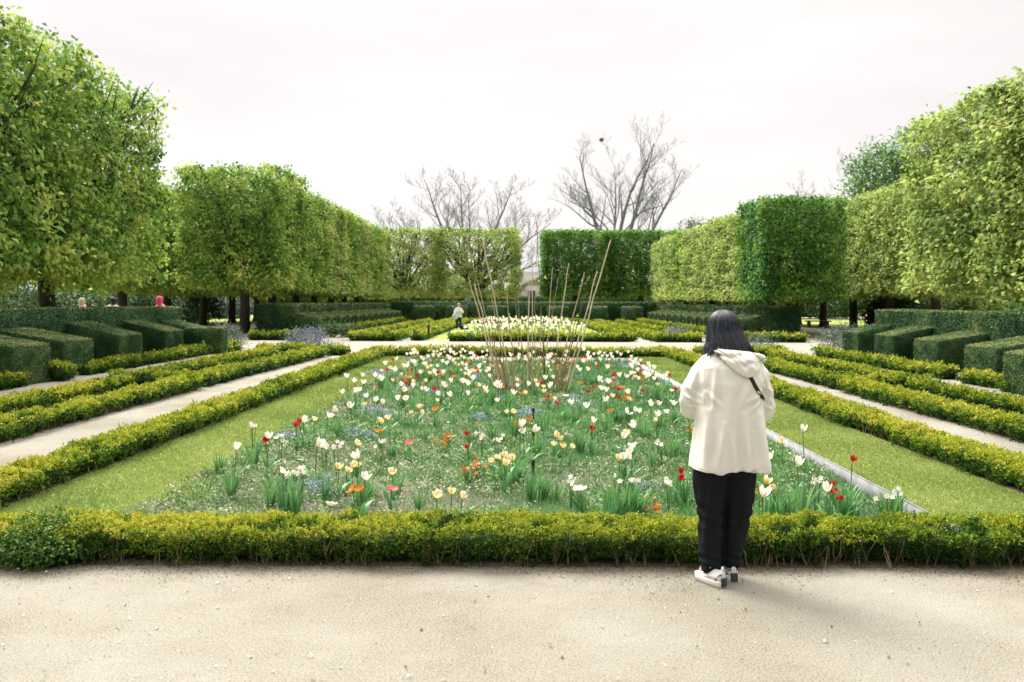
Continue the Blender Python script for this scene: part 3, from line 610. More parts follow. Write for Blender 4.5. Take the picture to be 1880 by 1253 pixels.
# low rosettes and tiny flowers
x, y = pts_in(-3.0, 3.17, 5.62, 24, 22000, 1.6); w_ = Wob(2, 1.7, seed=14)
keep = rng.uniform(size=len(x)) < np.clip(.45+.35*w_(x, y), .08, 1); x, y = x[keep], y[keep]; n = len(x); k = 8
P = np.repeat(np.stack([x, y, bedz(x)+rng.uniform(.005, .07, n)], 1), k, 0)+rng.normal(size=(n*k, 3))*np.array([.03, .03, .015])
D = unit(rng.normal(size=(n*k, 3))+np.array([0, 0, .5])); yy = np.repeat(y, k)
V, F = leafquads(P, D, rdir(n*k), .0022*yy+.012, .0016*yy+.006)
o = Acc().add(V, F, np.repeat(np.clip(np.repeat(.45+.28*rng.normal(size=n), k)+.1*rng.normal(size=n*k), 0, 1), 4)).build('ground_cover', M['weed'])
kind(o, 'stuff'); o['label'] = 'low pale plants with tiny white flowers covering the flower bed'; o['category'] = 'ground cover'
# forget-me-not patches
a = Acc()
for px, py, sz in [(522, 811, .14), (540, 815, .16), (580, 895, .22), (598, 880, .15), (862, 685, .3), (880, 690, .3), (975, 750, .25), (1000, 800, .12), (1180, 883, .15), (1190, 935, .16), (965, 755, .2), (925, 727, .2), (1050, 725, .3), (1075, 740, .25), (1015, 735, .25), (700, 690, .3), (745, 720, .25), (1120, 700, .3), (800, 720, .25), (690, 760, .3), (660, 800, .25), (880, 760, .2), (1225, 700, .3), (1060, 690, .3), (770, 665, .4), (1150, 670, .4)]:
    X, Y = at(px, py, -.02)
    n = int(260*(sz/.2)**2*(8/Y)**.8); q = rng.normal(size=(n, 2))*sz*.5
    P = np.stack([X+q[:, 0], Y+q[:, 1], bedz(X+q[:, 0])+.04+rng.uniform(0, .09, n)*np.exp(-(q**2).sum(1)/sz**2)], 1)
    V, F = leafquads(P, unit(rng.normal(size=(n, 3))+[0, 0, .4]), rdir(n), .0018*Y+.006, .0016*Y+.005); a.add(V, F, np.repeat(np.clip(.5+.3*rng.normal(size=n), 0, 1), 4))
o = a.build('forget_me_nots', M['blue']); kind(o, 'stuff'); o['label'] = 'hazy blue forget me nots in patches on the soil'; o['category'] = 'ground cover'

# ------------------------------------------------------------------ flowers
def bloom(acc, z0, hgt, rad, flare, mi, npet=6, openn=0., seed=0, c=(0, 0)):
    r0 = np.random.default_rng(seed)
    for k in range(npet):
        th0 = k*2*math.pi/npet+.3*(k % 2)+r0.uniform(-.1, .1); inn = .92 if k % 2 else 1.; hj = r0.uniform(.93, 1.05)
        def f(u, v):
            half = (.62*np.sin(np.clip(u*.93+.09, 0, 1)*math.pi)**.75)
            prof = np.sin(np.clip(u*1.25, 0, 1)*math.pi/2)**.8*(1-.22*u**3)+flare*np.clip(u-.62, 0, 1)**1.3*2.2+openn*u*1.0
            rr = rad*inn*prof+.002; th = th0+(v-.5)*2*half*1.05
            return np.stack([c[0]+rr*np.cos(th), c[1]+rr*np.sin(th), z0+hgt*hj*u*(1-openn*.45)-.0*v], -1)
        V, F = grid(f, 6, 5); u = np.repeat(np.linspace(0, 1, 6), 5); acc.add(V, F, np.clip(u+r0.normal()*.04, 0, 1), mi)
def bladeleaf(acc, base, th, L, wd, curve, mi, tone, n=6):
    d = np.array([math.cos(th), math.sin(th)]); s = np.array([-d[1], d[0]])
    V = []; T = []
    for i in range(n):
        t = i/(n-1); ang = curve*t; out_ = L*(math.sin(ang*.6)*t); up = L*t*math.cos(ang*.65)
        p = np.array(base[:2])+d*(out_+.004); w2_ = wd*math.sin(min(.25+t*.75, 1)*math.pi)**.8*.5 if t < 1 else 0
        tw_ = .35*t
        for sg in (-1, 0, 1): V.append([p[0]+s[0]*sg*w2_+d[0]*abs(sg)*w2_*.4, p[1]+s[1]*sg*w2_+d[1]*abs(sg)*w2_*.4, base[2]+up]); T.append(tone+.1*t)
    F = []
    for i in range(n-1):
        for j in range(2): F.append([i*3+j, i*3+j+1, i*3+4+j, i*3+3+j])
    acc.add(V, F, np.clip(T, 0, 1), mi)
KIND = {'W': ('white', 'petal_w', .095, .036, .55, 0.0, .36), 'C': ('cream and yellow', 'petal_c', .078, .033, .05, 0, .26), 'R': ('red', 'petal_r', .062, .034, .1, .05, .29),
        'O': ('orange', 'petal_o', .06, .036, .1, .55, .22), 'P': ('pink', 'petal_p', .055, .036, .1, .4, .20), 'D': ('double white', 'petal_w', .05, .036, .1, .5, .2)}
BM = {}; SM = {}; LM = []; ONE = {}
for k, (nm, mt, hg, rd, fl, op, st) in KIND.items():
    BM[k] = []; SM[k] = []; ONE[k] = []
    for v in range(4):
        a = Acc(); bloom(a, 0, hg*(1-.06*v), rd*(1+.05*v), fl*(.7+.35*(v % 2)), 0, 6 if k != 'D' else 12, op+.05*v, 10+v); BM[k].append(a.mesh('bloom', M[mt], True))
        b = Acc(); tube(b, [[0, 0, 0], [.008, 0, st*.5], [.002, .004, st], [0, 0, st+.004]], [.0055, .005, .0045, .008], 5); SM[k].append(b.mesh('stem', M['stem'], True))
        c = Acc(); tube(c, [[0, 0, 0], [.008, 0, st*.5], [0, 0, st]], [.007, .006, .006], 4); bloom(c, st, hg*1.08, rd*1.1, fl, 1, 6, op+.1*v, 20+v)
        for q in range(2): bladeleaf(c, (0, 0, 0), q*3.1+v, st*.7, .05, .9, 2, .45, 5)
        ONE[k].append(c.mesh('tulip', [M['stem'], M[mt], M['bulb']], True))
for v in range(4):
    a = Acc()
    bladeleaf(a, (0, 0, 0), 0, .20+.03*v, .05, .8+.2*v, 0, .45); LM.append(a.mesh('leaf', M['bulb'], True))
def zone(x, y):
    if y < 7.2: f = 'just behind the front hedge'
    elif y < 9.5: f = 'in the front third of the bed'
    elif y < 14: f = 'in the middle of the bed'
    elif y < 18.5: f = 'level with the bamboo canes'
    else: f = 'near the far hedge of the bed'
    s = 'by the left lawn' if x < -1.9 else ('left of centre' if x < -.5 else ('at the centre' if x < 1.0 else ('right of centre' if x < 2.3 else 'by the metal edging')))
    return f'{s} {f}'
FORM = {'W': 'white pointed tulip', 'C': 'cream tulip with yellow base', 'R': 'red tulip', 'O': 'open orange tulip', 'P': 'pink tulip', 'D': 'double white tulip'}
def tulip(k, x, y, parts, sc=1.0, hs=1.0):
    nm, mt, hg, rd, fl, op, st = KIND[k]; v = int(rng.integers(4)); z = float(bedz(x)); rz = rng.uniform(0, 6.28)
    lab = f'{FORM[k]} {zone(x, y)}'; grp = f'{nm} tulips in the flower bed'
    if not parts:
        o = link('tulip', ONE[k][v]); o.location = (x, y, z); o.scale = (sc, sc, sc*hs); o.rotation_euler = (rng.normal()*.1, rng.normal()*.1, rz); return tag(o, lab, 'tulip', grp)
    r = empty('tulip', (x, y, z), lab, 'tulip', grp, rz); r.scale = (sc, sc, sc); r.rotation_euler.x = rng.normal()*.08; r.rotation_euler.y = rng.normal()*.08
    s = link('stem', SM[k][v], r); s.scale.z = hs
    b = link('bloom', BM[k][v], r); b.location.z = st*hs; b.rotation_euler = (rng.normal()*.28, rng.normal()*.28, 0)
    for q in range(2 if k != 'R' else 3):
        l = link('leaf', LM[int(rng.integers(4))], r); l.rotation_euler.z = q*2.4+rng.uniform(-.5, .5); l.scale = (1, rng.uniform(.5, 1), rng.uniform(.8, 1.25))
    return r
PL = '''W429,806 W492,793 R495,807 R546,777 R561,772 W556,763 C575,764 W594,758 W582,813 C659,812 W655,827 C620,857 C636,852 C645,849 C656,845 W663,867 O654,894 O664,892 P720,892 D601,924 C725,858 P749,813 C697,762 C703,768 C714,763 W649,744 W640,690 W671,697
W661,710 W654,717 W668,717 W737,715 C724,695 O750,691 O755,690 R749,700 W735,730 W743,733 C755,750 C766,748 C775,752 R797,717 W805,715 R822,679 R804,688 C790,685 W808,697 W837,694 C858,697 R861,712 W825,729 W780,712 W740,670 W750,672 W852,663 W889,669 W896,669 W903,680 R811,651 O762,654 W773,642 W793,643
W800,652 W830,645 W848,650 W941,723 C933,752 C944,751 W956,786 W963,786 W971,790 C914,832 C923,832 C931,832 C939,833 C947,836 C931,849 C808,908 C832,897 C848,897 R863,795 R861,808 C1021,795 C1029,795 C1016,805 C1031,810 C1046,809 W1052,740 W1082,747 W1089,765 W1115,731 R1087,787 W1143,790 C1152,794 W1166,782
W1145,828 W1162,828 W1143,815 W1160,812 D1064,895 D1073,897 W1010,710 C1000,716 P1027,724 R1027,735 R1141,716 R1137,726 O1141,708 O1152,719 W1105,709 W1113,712 W1140,688 W1161,682 W1172,687 W1188,688 R1175,670 W1190,667 W1198,670 W1152,645 W1127,651 W1098,650 W1104,645 W1092,655 W1080,647 R1053,667 R1118,662 W1063,677
W1198,735 W1205,737 W1233,734 W1224,746 W1166,743 W1208,754 C1207,766 R1265,752 W1216,685 R1252,857 R1258,871 W1418,836 W1472,850 C1407,884 C1427,889 W1400,908 R1522,882 R1528,888 W1517,880 R1543,898 R1559,836 W1481,778 C1435,800 W1175,742 C1140,835 W990,655 W1008,650 W940,655 W925,660'''.split()
tp = []
for q in PL:
    k = q[0]; px, py = map(float, q[1:].split(','))
    st = KIND[k][6]+KIND[k][2]*.5; hs = 1.0; x, y = at(px, py, st-.05)
    for _ in range(3): z = float(bedz(x))+st; x, y = at(px, py, z)
    if x > 3.12 or x < -2.9:
        hs = 1.4; st2 = KIND[k][6]*hs+KIND[k][2]*.5
        for _ in range(3): x, y = at(px, py, float(bedz(x))+st2)
    x = min(max(x, -3.5), 3.14); y = min(max(y, 5.75), 23.8)
    tp.append((k, x, y, hs))
ks = list('WCROPD'); pr = [.50, .24, .10, .09, .04, .03]
hand = len(tp)
wl = Wob(2, 1.2, seed=31)
while len(tp) < 300:
    y = 8.0+15.6*rng.uniform()**.72; x = rng.uniform(-3.0, 3.0)
    if x < -2.75 or rng.uniform() > .55+.4*float(wl(x, y)): continue
    tp.append((str(rng.choice(ks, p=pr)), x, y, 1.0))
order = sorted(range(len(tp)), key=lambda i: tp[i][2])
for n_, i in enumerate(order):
    k, x, y, hs = tp[i]; tulip(k, x, y, n_ < 120, rng.uniform(.82, 1.08), hs*rng.uniform(.92, 1.08))
def many(name, n, gen, sc, label, pr=pr):
    A = {k: [np.array([v.co[:] for v in m.vertices]) for m in ONE[k]] for k in ONE}
    a = Acc(); mats = [M['stem'], M['bulb'], M['petal_w'], M['petal_c'], M['petal_r'], M['petal_o'], M['petal_p']]
    ix = {'W': 2, 'C': 3, 'R': 4, 'O': 5, 'P': 6, 'D': 2}
    for _ in range(n):
        k = str(rng.choice(ks, p=pr)); x, y, z = gen(); th = rng.uniform(0, 6.28); s_ = sc*rng.uniform(.8, 1.15); st = KIND[k][6]*s_
        tube(a, [[x, y, z], [x+.01, y, z+st]], [.007*s_]*2, 3, .5, 0)
        b = Acc(); bloom(b, z+st, KIND[k][2]*1.1*s_, KIND[k][3]*1.25*s_, .2, 0, 4, .1, int(rng.integers(99)), (x, y)); V = np.concatenate(b.V); F = np.concatenate(b.F); a.add(V, F, np.concatenate(b.T), ix[k])
        bladeleaf(a, (x, y, z), th, st*.75, .05*s_, .9, 1, .5, 4)
    o = a.build(name, mats, None, True); kind(o, 'stuff'); o['label'] = label; o['category'] = 'flowers'
def gn():
    while True:
        y = 13+10.8*rng.uniform(); x = rng.uniform(-3.0, 3.1)
        return x, y, float(bedz(x))
many('distant_tulips', 150, gn, 1.0, 'more tulips massed towards the far end of the flower bed')
def gf(): y = 35.2+26*rng.uniform(); x = rng.uniform(-2.7, 3.0); return x, y, .005
many('far_bed_tulips', 430, gf, 1.3, 'white and mixed tulips massed in the far flower bed', [.72, .10, .07, .04, .04, .03])
# narcissus leaf clumps
CL = []
for v in range(6):
    a = Acc(); r0 = random.Random(v)
    n = 16+4*v
    for q in range(n):
        th = r0.uniform(0, 6.28); rr = r0.uniform(0, .055); L = r0.uniform(.20, .38)
        bladeleaf(a, (rr*math.cos(th), rr*math.sin(th), 0), th+r0.uniform(-.5, .5), L, .014+.006*r0.random(), r0.uniform(.1, .9), 0, r0.uniform(.15, .75), 6)
    CL.append(a.mesh('leaf_clump', M['bulb'], True))
cl = [(466, 866, 1.0), (545, 940, 1.1), (525, 935, 1.0), (500, 930, .8), (405, 878, .7), (425, 920, .8), (495, 905, .7), (548, 790, .5), (616, 800, .6), (680, 900, .7), (665, 915, .8), (655, 870, .7), (730, 890, .8), (770, 920, .7), (600, 905, .7), (790, 950, .6), (720, 830, .7), (780, 800, .7), (830, 770, .7), (860, 800, .7), (935, 880, 1.0), (955, 870, .9), (980, 905, 1.0), (1000, 900, .8), (1020, 905, .7), (1065, 920, .8), (1140, 940, 1.2), (1160, 940, 1.1), (1120, 945, .9), (1175, 940, .9), (1240, 910, 1.1), (1258, 915, 1.0), (1265, 945, .7), (1410, 900, 1.2), (1425, 945, 1.0), (1445, 945, .9), (1475, 935, 1.1), (1400, 950, .9), (1550, 942, 1.0), (1565, 940, .9), (1540, 935, .8), (1640, 945, 1.0), (1655, 945, .9), (1625, 940, .8), (905, 800, .9), (925, 805, .8), (1000, 800, .7), (1065, 820, 1.0), (1090, 800, .8), (1150, 870, 1.0), (1130, 770, .9), (1180, 790, .9), (1215, 780, .9), (1240, 770, .8), (1230, 830, 1.0), (1200, 850, .9), (1060, 770, .9), (1040, 765, .8), (990, 780, .7), (700, 720, .9), (713, 725, .8), (740, 745, .9), (830, 720, .8), (880, 740, .8), (905, 725, .8), (655, 760, .6), (690, 770, .7)]
for i, (px, py, s_) in enumerate(cl):
    x, y = at(px, py, -.03); y = min(max(y, 5.75), 23); x = min(max(x, -3.1), 3.12)
    tp_ = (x, y, s_)
    o = link('narcissus_clump', CL[i % 6]); o.location = (x, y, float(bedz(x))); o.scale = (s_, s_, s_); o.rotation_euler.z = rng.uniform(0, 6.28); o['kind'] = 'thing'
    tag(o, f'upright green bulb leaf clump {zone(x, y)}', 'leaf clump', 'narcissus leaf clumps in the flower bed')
for i in range(110):
    x = rng.uniform(-2.9, 3.05); y = 9+14.5*rng.uniform()**.8; s_ = rng.uniform(.7, 1.1)
    o = link('narcissus_clump', CL[i % 6]); o.location = (x, y, float(bedz(x))); o.scale = (s_, s_, s_); o.rotation_euler.z = rng.uniform(0, 6.28); o['kind'] = 'thing'
    tag(o, f'upright green bulb leaf clump {zone(x, y)}', 'leaf clump', 'narcissus leaf clumps in the flower bed')
# narcissus heads, wallflowers
def cluster(name, px, py, hgt, n, rad, m, label, cat, group, leafm='bulb'):
    x, y = at(px, py, hgt-.05); x = min(max(x, -3.3), 3.15); y = min(max(y, 5.75), 23.5); z = float(bedz(x))
    single = m == 'petal_o'
    if not single: r = empty(name, (x, y, z), label, cat, group)
    one = Acc()
    for _ in range(n):
        q = rng.normal(size=3)*rad*.5; c = np.array([q[0], q[1], hgt+q[2]*.6]); L = (.018+.0012*y)*(.72 if single else 1)
        fn = unit(np.array([[rng.normal()*.7, -1+rng.normal()*.5, .5+rng.normal()*.5]]))[0]; e1 = unit(np.cross(fn, [.1, .2, 1.])[None])[0]; e2 = np.cross(fn, e1); D = unit(np.array([e1*math.cos(t)+e2*math.sin(t)+fn*.35 for t in np.arange(5)*1.257])); V, F = leafquads(np.repeat(c[None], 5, 0), D, np.tile(fn, (5, 1)), L, L*.85, .05, .1)
        st = [[q[0]*.25, q[1]*.25, 0], [q[0]*.7, q[1]*.7, hgt*.6], c]
        if single: one.add(V, F, np.repeat(rng.uniform(.3, 1, 5), 4), 0); tube(one, st, [.004, .0035, .003], 3, .5, 1); V, F = leafquads(np.repeat(np.array([st[1]]), 4, 0), unit(rng.normal(size=(4, 3))+[0, 0, .5]), rdir(4), .05, .014); one.add(V, F, .5, 2)
        else: Acc().add(V, F, np.repeat(rng.uniform(.3, 1, 5), 4)).build('flower_head', M[m], r); b = Acc(); tube(b, st, [.004, .0035, .003], 3); b.build('stem', M['stem'], r)
    if single: o = one.build(name, [M[m], M['stem'], M['bulb']]); o.location = (x, y, z); tag(o, label, cat, group)
for i, (px, py) in enumerate([(527, 866), (537, 863), (556, 858), (517, 808), (466, 789), (616, 756), (1138, 862), (1162, 862), (1050, 866), (1632, 890), (1655, 884), (1500, 865), (1230, 866), (1215, 800), (1155, 743), (620, 812), (600, 815), (885, 787), (917, 790), (700, 800), (1300, 760), (1100, 690), (950, 690), (870, 650), (905, 652), (820, 700), (1040, 690)]):
    cluster('narcissus', px, py, .28, 5, .06, 'petal_w', f'white narcissus heads {zone(*at(px, py, .2))}', 'narcissus', 'white narcissus in the flower bed')
for i, (px, py) in enumerate([(820, 787), (812, 797), (870, 842), (880, 838), (860, 846), (955, 765), (968, 762), (1008, 722), (1128, 699), (1178, 689), (1272, 777), (1203, 905), (1208, 915), (1395, 880), (752, 692), (1120, 666), (1150, 722), (745, 716), (860, 662), (945, 770)]):
    cluster('wallflower', px, py, .17, 9, .10, 'petal_o', f'orange wallflower clump {zone(*at(px, py, .1))}', 'wallflower', 'orange wallflowers in the flower bed')

# ------------------------------------------------------------------ bamboo canes
CN = [((945, 716), (885, 438), .017, 'canel', 'pale tall bamboo cane leaning left, second from the left'), ((930, 716), (858, 446), .012, 'cane', 'thin tall bamboo cane leaning farthest left at the top'), ((921, 710), (860, 508), .014, 'canel', 'shorter pale cane at the left side of the bundle'),
      ((925, 714), (871, 521), .017, 'canel', 'pale cane with cut end just inside the left outer cane'), ((937, 716), (902, 542), .013, 'cane', 'mid height cane leaning left inside the bundle'), ((950, 716), (930, 538), .014, 'cane', 'short cane leaning slightly left near the centre'),
      ((970, 714), (971, 512), .016, 'canel', 'upright pale cane at the centre of the bundle'), ((978, 680), (977, 479), .016, 'canel', 'tall upright cane at the back centre of the bundle'), ((1002, 716), (985, 408), .009, 'caned', 'very thin dark stick rising highest at the centre'),
      ((1002, 716), (998, 585), .012, 'caned', 'short dark upright stick right of centre'), ((1003, 660), (1014, 492), .015, 'canel', 'pale cane leaning slightly right at the back'), ((1020, 650), (1044, 484), .022, 'canel', 'thick pale cane leaning right with flat cut top'),
      ((1017, 714), (1073, 500), .015, 'cane', 'cane leaning right with a dark joint at the top'), ((1034, 716), (1096, 498), .015, 'canel', 'pale cane leaning right beside the tallest one'), ((1040, 716), (1121, 440), .018, 'canel', 'tallest pale cane leaning far to the right'),
      ((1028, 716), (1072, 542), .012, 'caned', 'dark twiggy stick leaning right with small leaves'), ((1000, 655), (1025, 510), .010, 'cane', 'thin cane crossing behind the pale one at right'), ((956, 660), (945, 540), .010, 'cane', 'thin cane at the back left of centre'), ((985, 700), (982, 545), .009, 'cane', 'thin short upright cane at the back'), ((990, 705), (993, 540), .009, 'cane', 'thin upright cane right of the centre canes'),
      ((915, 706), (872, 545), .011, 'cane', 'thin cane behind the left outer canes'), ((965, 690), (950, 545), .009, 'cane', 'slender cane leaning left at the back')]
twl = [(5, .6), (15, .7), (15, .55), (9, .8), (12, .7), (19, .8), (2, .5)]
for i, (b, t_, r__, m, lb) in enumerate(CN):
    x0, y0 = at(b[0], b[1], -.05); yt = y0+rng.uniform(-.35, .1)*1.0
    x1 = (t_[0]-957)*yt/1500; z1 = CAMH-(t_[1]-(555+.0043*(t_[0]-957)))*yt/1500
    a = Acc(); z0 = float(bedz(x0))-.05; n = 9; P = np.array([[x0, y0, z0]])*(1-np.linspace(0, 1, n)[:, None])+np.array([[x1, yt, z1]])*np.linspace(0, 1, n)[:, None]
    P[1:-1] += rng.normal(size=(n-2, 3))*.008; rad = np.full(n, r__*.78)*np.linspace(1, .8, n); rad[::2] *= 1.12
    r_ = empty('bamboo_cane', (x0, y0, z0), lb, 'cane', 'bamboo canes and sticks pushed into the flower bed'); P0 = P-np.array([x0, y0, z0])
    tube(a, P0, rad, 7); d = P0[-1]-P0[-2]; tube(a, [P0[-1], P0[-1]+d*.004], [rad[-1], .001], 7); a.build('shaft', M[m], r_, True)
    if m == 'caned' or i in (5, 12):
        c = Acc(); lf = Acc()
        for q in range(5 if m == 'caned' else 2):
            f = rng.uniform(.35, .95); p = P0[int(f*(n-1))]; e = p+np.array([rng.uniform(-.16, .16), rng.uniform(-.1, .1), rng.uniform(.06, .22)])
            tube(c, [p, (p+e)/2+[0, 0, -.02], e], [.005, .004, .002], 4)
            for _ in range(3): V, F = leafquads(e[None]+rng.normal(size=(1, 3))*.02, rdir(1), rdir(1), .05, .03); lf.add(V, F, np.repeat(rng.uniform(.4, .9, 1), 4))
        c.build('side_twigs', M['caned'], r_); lf.build('leaves', M['limewarm'], r_)
for i, (pl, lb) in enumerate([([(928, 722), (935, 690), (950, 665), (972, 645)], 'dark bent rose stem arching right among the canes at left'), ([(1018, 722), (1008, 690), (995, 662), (970, 630)], 'dark bent rose stem arching left among the canes'), ([(935, 722), (925, 680), (910, 640), (903, 600)], 'dark thin rose stem leaning left among the canes'), ([(1024, 722), (1035, 680), (1048, 630), (1058, 580)], 'dark thin rose stem leaning right among the canes')]):
    x0, y0 = at(pl[0][0], pl[0][1], -.05); pts = []
    for (px, py) in pl: pts.append([(px-957)*y0/1500-x0, 0, CAMH-(py-(555+.0043*(px-957)))*y0/1500-float(bedz(x0))])
    pts[0][2] = -.03; a = Acc(); tube(a, pts, [.008, .007, .006, .004], 5)
    o = a.build('rose_stem', M['caned'], None, True); o.location = (x0, y0, float(bedz(x0))); tag(o, lb, 'stem', 'dark rose stems among the bamboo canes')
# fan of short thin straws around the foot
for side, cx in (('left', 925), ('middle', 980), ('right', 1032)):
    a = Acc(); x0, y0 = at(cx, 714, -.05); z0 = float(bedz(x0))
    for _ in range(32 if side != 'middle' else 26):
        h_ = rng.uniform(.4, 1.25); sx_ = {'left': -1, 'middle': 0, 'right': 1}[side]*rng.uniform(-.12, .34)*h_+(rng.normal()*.12 if side == 'middle' else 0)
        b0 = np.array([rng.normal()*(.11 if side != 'middle' else .22), rng.normal()*.32, 0]); tube(a, [b0, b0+[sx_*.45+rng.normal()*.03, rng.normal()*.05, h_*.5], b0+[sx_+rng.normal()*.05, rng.normal()*.10, h_]], [.006, .005, .0025], 4)
    o = a.build('dry_straw_clump', M['straw']); o.location = (x0, y0, z0); tag(o, f'clump of thin dry straws at the {side} foot of the bamboo canes', 'straw clump', 'dry straw clumps at the foot of the canes')

# ------------------------------------------------------------------ small fittings
def post(px, py, h, r, label, grp, z=0., cap=True):
    x, y = at(px, py, z); r0 = empty('sprinkler_post' if r < .02 else 'garden_post', (x, y, z), label, 'post', grp)
    a = Acc(); tube(a, [[0, 0, -.05], [0, 0, h]], [r, r], 8); tube(a, [[0, 0, h], [0, 0, h+.002]], [r, .001], 8); a.build('shaft', M['black'], r0)
    if cap: b = Acc(); tube(b, [[0, 0, h-.02], [0, 0, h+.012], [0, 0, h+.016]], [r*1.5, r*1.4, .001], 8); b.build('cap', M['black'], r0)
for py, lb in ((865, 'nearest'), (810, 'middle'), (766, 'farthest')):
    post(980, py, .105*(1.15 if py < 800 else 1), .016, f'{lb} of the three short black sprinkler posts in the flower bed', 'black sprinkler posts in the flower bed', -.05)
for px, py, h, lb in ((653, 607, .85, 'thin dark post before the left far yew buttresses'), (787, 623, .62, 'dark post beside the left hedge of the far flower bed'), (1280, 610, .8, 'thin dark post before the right far yew buttresses'), (1257, 603, .5, 'shorter dark post left of the other one at the right far buttresses')):
    post(px, py, h, .05, lb, 'dark slim posts by the far beds')
def bench(x, y, rz, label):
    r = empty('bench', (x, y, 0), label, 'bench', 'benches beside the tree rows', rz)
    a = Acc(); hexa(a, boxc(-.85, -.22, .40, .85, .22, .48)); bevel(a.build('seat', M['stone'], r))
    for s in (-.6, .6): a = Acc(); hexa(a, boxc(s-.09, -.18, -.02, s+.09, .18, .398)); bevel(a.build('leg', M['wood'], r))
bench(-14.6, 45.6, .2, 'stone bench beside the thick trunk at the left far yew end')
bench(20.2, 55.6, -.1, 'dark bench between the trunks right of the far yew wall')

# ------------------------------------------------------------------ people
def loft(rings, seg=40, cap=True):                     # rings: function list (cx,cy,cz,rx,ry,tiltvec) -> closed
    V = []; n = len(rings)
    for (c, ax, ay) in rings:
        for k in range(seg):
            t = 2*math.pi*k/seg; V.append(np.array(c)+np.array(ax)*math.cos(t)+np.array(ay)*math.sin(t))
    F = []
    for i in range(n-1):
        for k in range(seg): F.append([i*seg+k, i*seg+(k+1) % seg, (i+1)*seg+(k+1) % seg, (i+1)*seg+k])
    if cap:
        for base in (0, (n-1)*seg):
            c = len(V); V.append(np.mean(V[base:base+seg], 0))
            for k in range(0, seg, 1): F.append([base+k, base+(k+1) % seg, c, c])
    return np.array(V), F
def limb(pts, rad, seg=20, sub=6):
    pts = np.array(pts, float); rad = np.array(rad, float); t = np.linspace(0, len(pts)-1, (len(pts)-1)*sub+1)
    def cr(P, t):
        out_ = []
        for q in t:
            i = min(int(q), len(P)-2); f = q-i; p0, p1, p2, p3 = P[max(i-1, 0)], P[i], P[i+1], P[min(i+2, len(P)-1)]
            out_.append(.5*((2*p1)+(-p0+p2)*f+(2*p0-5*p1+4*p2-p3)*f*f+(-p0+3*p1-3*p2+p3)*f**3))
        return np.array(out_)
    P = cr(pts, t); r = cr(rad[:, None], t)[:, 0]; T = unit(np.gradient(P, axis=0)); ref = np.array([0, 1., .01])
    rings = []
    for p, q, tt in zip(P, r, T):
        a_ = unit(np.cross(tt, ref)[None])[0]
        if np.linalg.norm(np.cross(tt, ref)) < .2: a_ = unit(np.cross(tt, [1., 0, 0])[None])[0]
        rings.append((p, a_*q, np.cross(tt, a_)*q))
    return loft(rings, seg)
def fused(name, parts, mat, parent, voxel, smooth=4, disp=None):
    me = bpy.data.meshes.new(name); V = []; F = []; n = 0
    for v, f in parts:
        V += [tuple(q) for q in v]; F += [tuple(dict.fromkeys(int(i)+n for i in q)) for q in f]; n += len(v)
    me.from_pydata(V, [], F); o = bpy.data.objects.new(name, me); COL.objects.link(o)
    m = o.modifiers.new('r', 'REMESH'); m.mode = 'VOXEL'; m.voxel_size = voxel
    s = o.modifiers.new('s', 'SMOOTH'); s.iterations = smooth; s.factor = .5
    dg = bpy.context.evaluated_depsgraph_get(); nm = bpy.data.meshes.new_from_object(o.evaluated_get(dg))
    bpy.data.objects.remove(o); bpy.data.meshes.remove(me); nm.name = name
    if disp:
        co = np.zeros(len(nm.vertices)*3, np.float32); nm.vertices.foreach_get('co', co); no = np.zeros_like(co); nm.vertices.foreach_get('normal', no)
        co = co.reshape(-1, 3); no = no.reshape(-1, 3); co = co+no*disp(co)[:, None].astype(np.float32); nm.vertices.foreach_set('co', co.ravel())
    nm.polygons.foreach_set('use_smooth', np.ones(len(nm.polygons), bool)); nm.materials.clear(); nm.materials.append(mat); nm.update()
    return link(name, nm, parent)
def skinbody(name, verts, edges, rad, mat, parent, root=0):
    me = bpy.data.meshes.new(name); me.from_pydata([tuple(v) for v in verts], edges, []); o = bpy.data.objects.new(name, me); COL.objects.link(o)
    m = o.modifiers.new('skin', 'SKIN'); m.use_smooth_shade = True
    if not me.skin_vertices: 
        bpy.context.view_layer.objects.active = o
    for i, q in enumerate(rad): me.skin_vertices[0].data[i].radius = q if isinstance(q, tuple) else (q, q)
    me.skin_vertices[0].data[root].use_root = True
    o.modifiers.new('sub', 'SUBSURF').levels = 2; o.modifiers['sub'].render_levels = 2
    dg = bpy.context.evaluated_depsgraph_get(); nm = bpy.data.meshes.new_from_object(o.evaluated_get(dg)); bpy.data.objects.remove(o); nm.name = name
    nm.materials.clear(); nm.materials.append(mat); nm.polygons.foreach_set('use_smooth', np.ones(len(nm.polygons), bool)); return link(name, nm, parent)
def cloth(name, c, rough=.85, weave=900, var=.06, big=.3):
    m, nt, b = newmat(name); b.inputs['Roughness'].default_value = rough; b.inputs['Specular IOR Level'].default_value = .15
    n = noise(nt, 260, 2); n2 = noise(nt, 9, 5)
    r = ramp(nt, [(.3, tuple(np.array(c)*(1-var*2))), (.7, tuple(np.minimum(np.array(c)*(1+var), .9)))]); nt.links.new(n.outputs[0], r.inputs[0]); nt.links.new(r.outputs[0], b.inputs['Base Color'])
    ad = nt.nodes.new('ShaderNodeMath'); ad.operation = 'MULTIPLY_ADD'; ad.inputs[1].default_value = .12; nt.links.new(n.outputs[0], ad.inputs[0]); nt.links.new(n2.outputs[0], ad.inputs[2])
    bump(nt, b, ad.outputs[0], big, .012)
    return m
M['jacket'] = cloth('cream cotton', (.72, .715, .64)); M['trouser'] = cloth('black trousers', (.009, .0125, .0145), .9, var=.3)
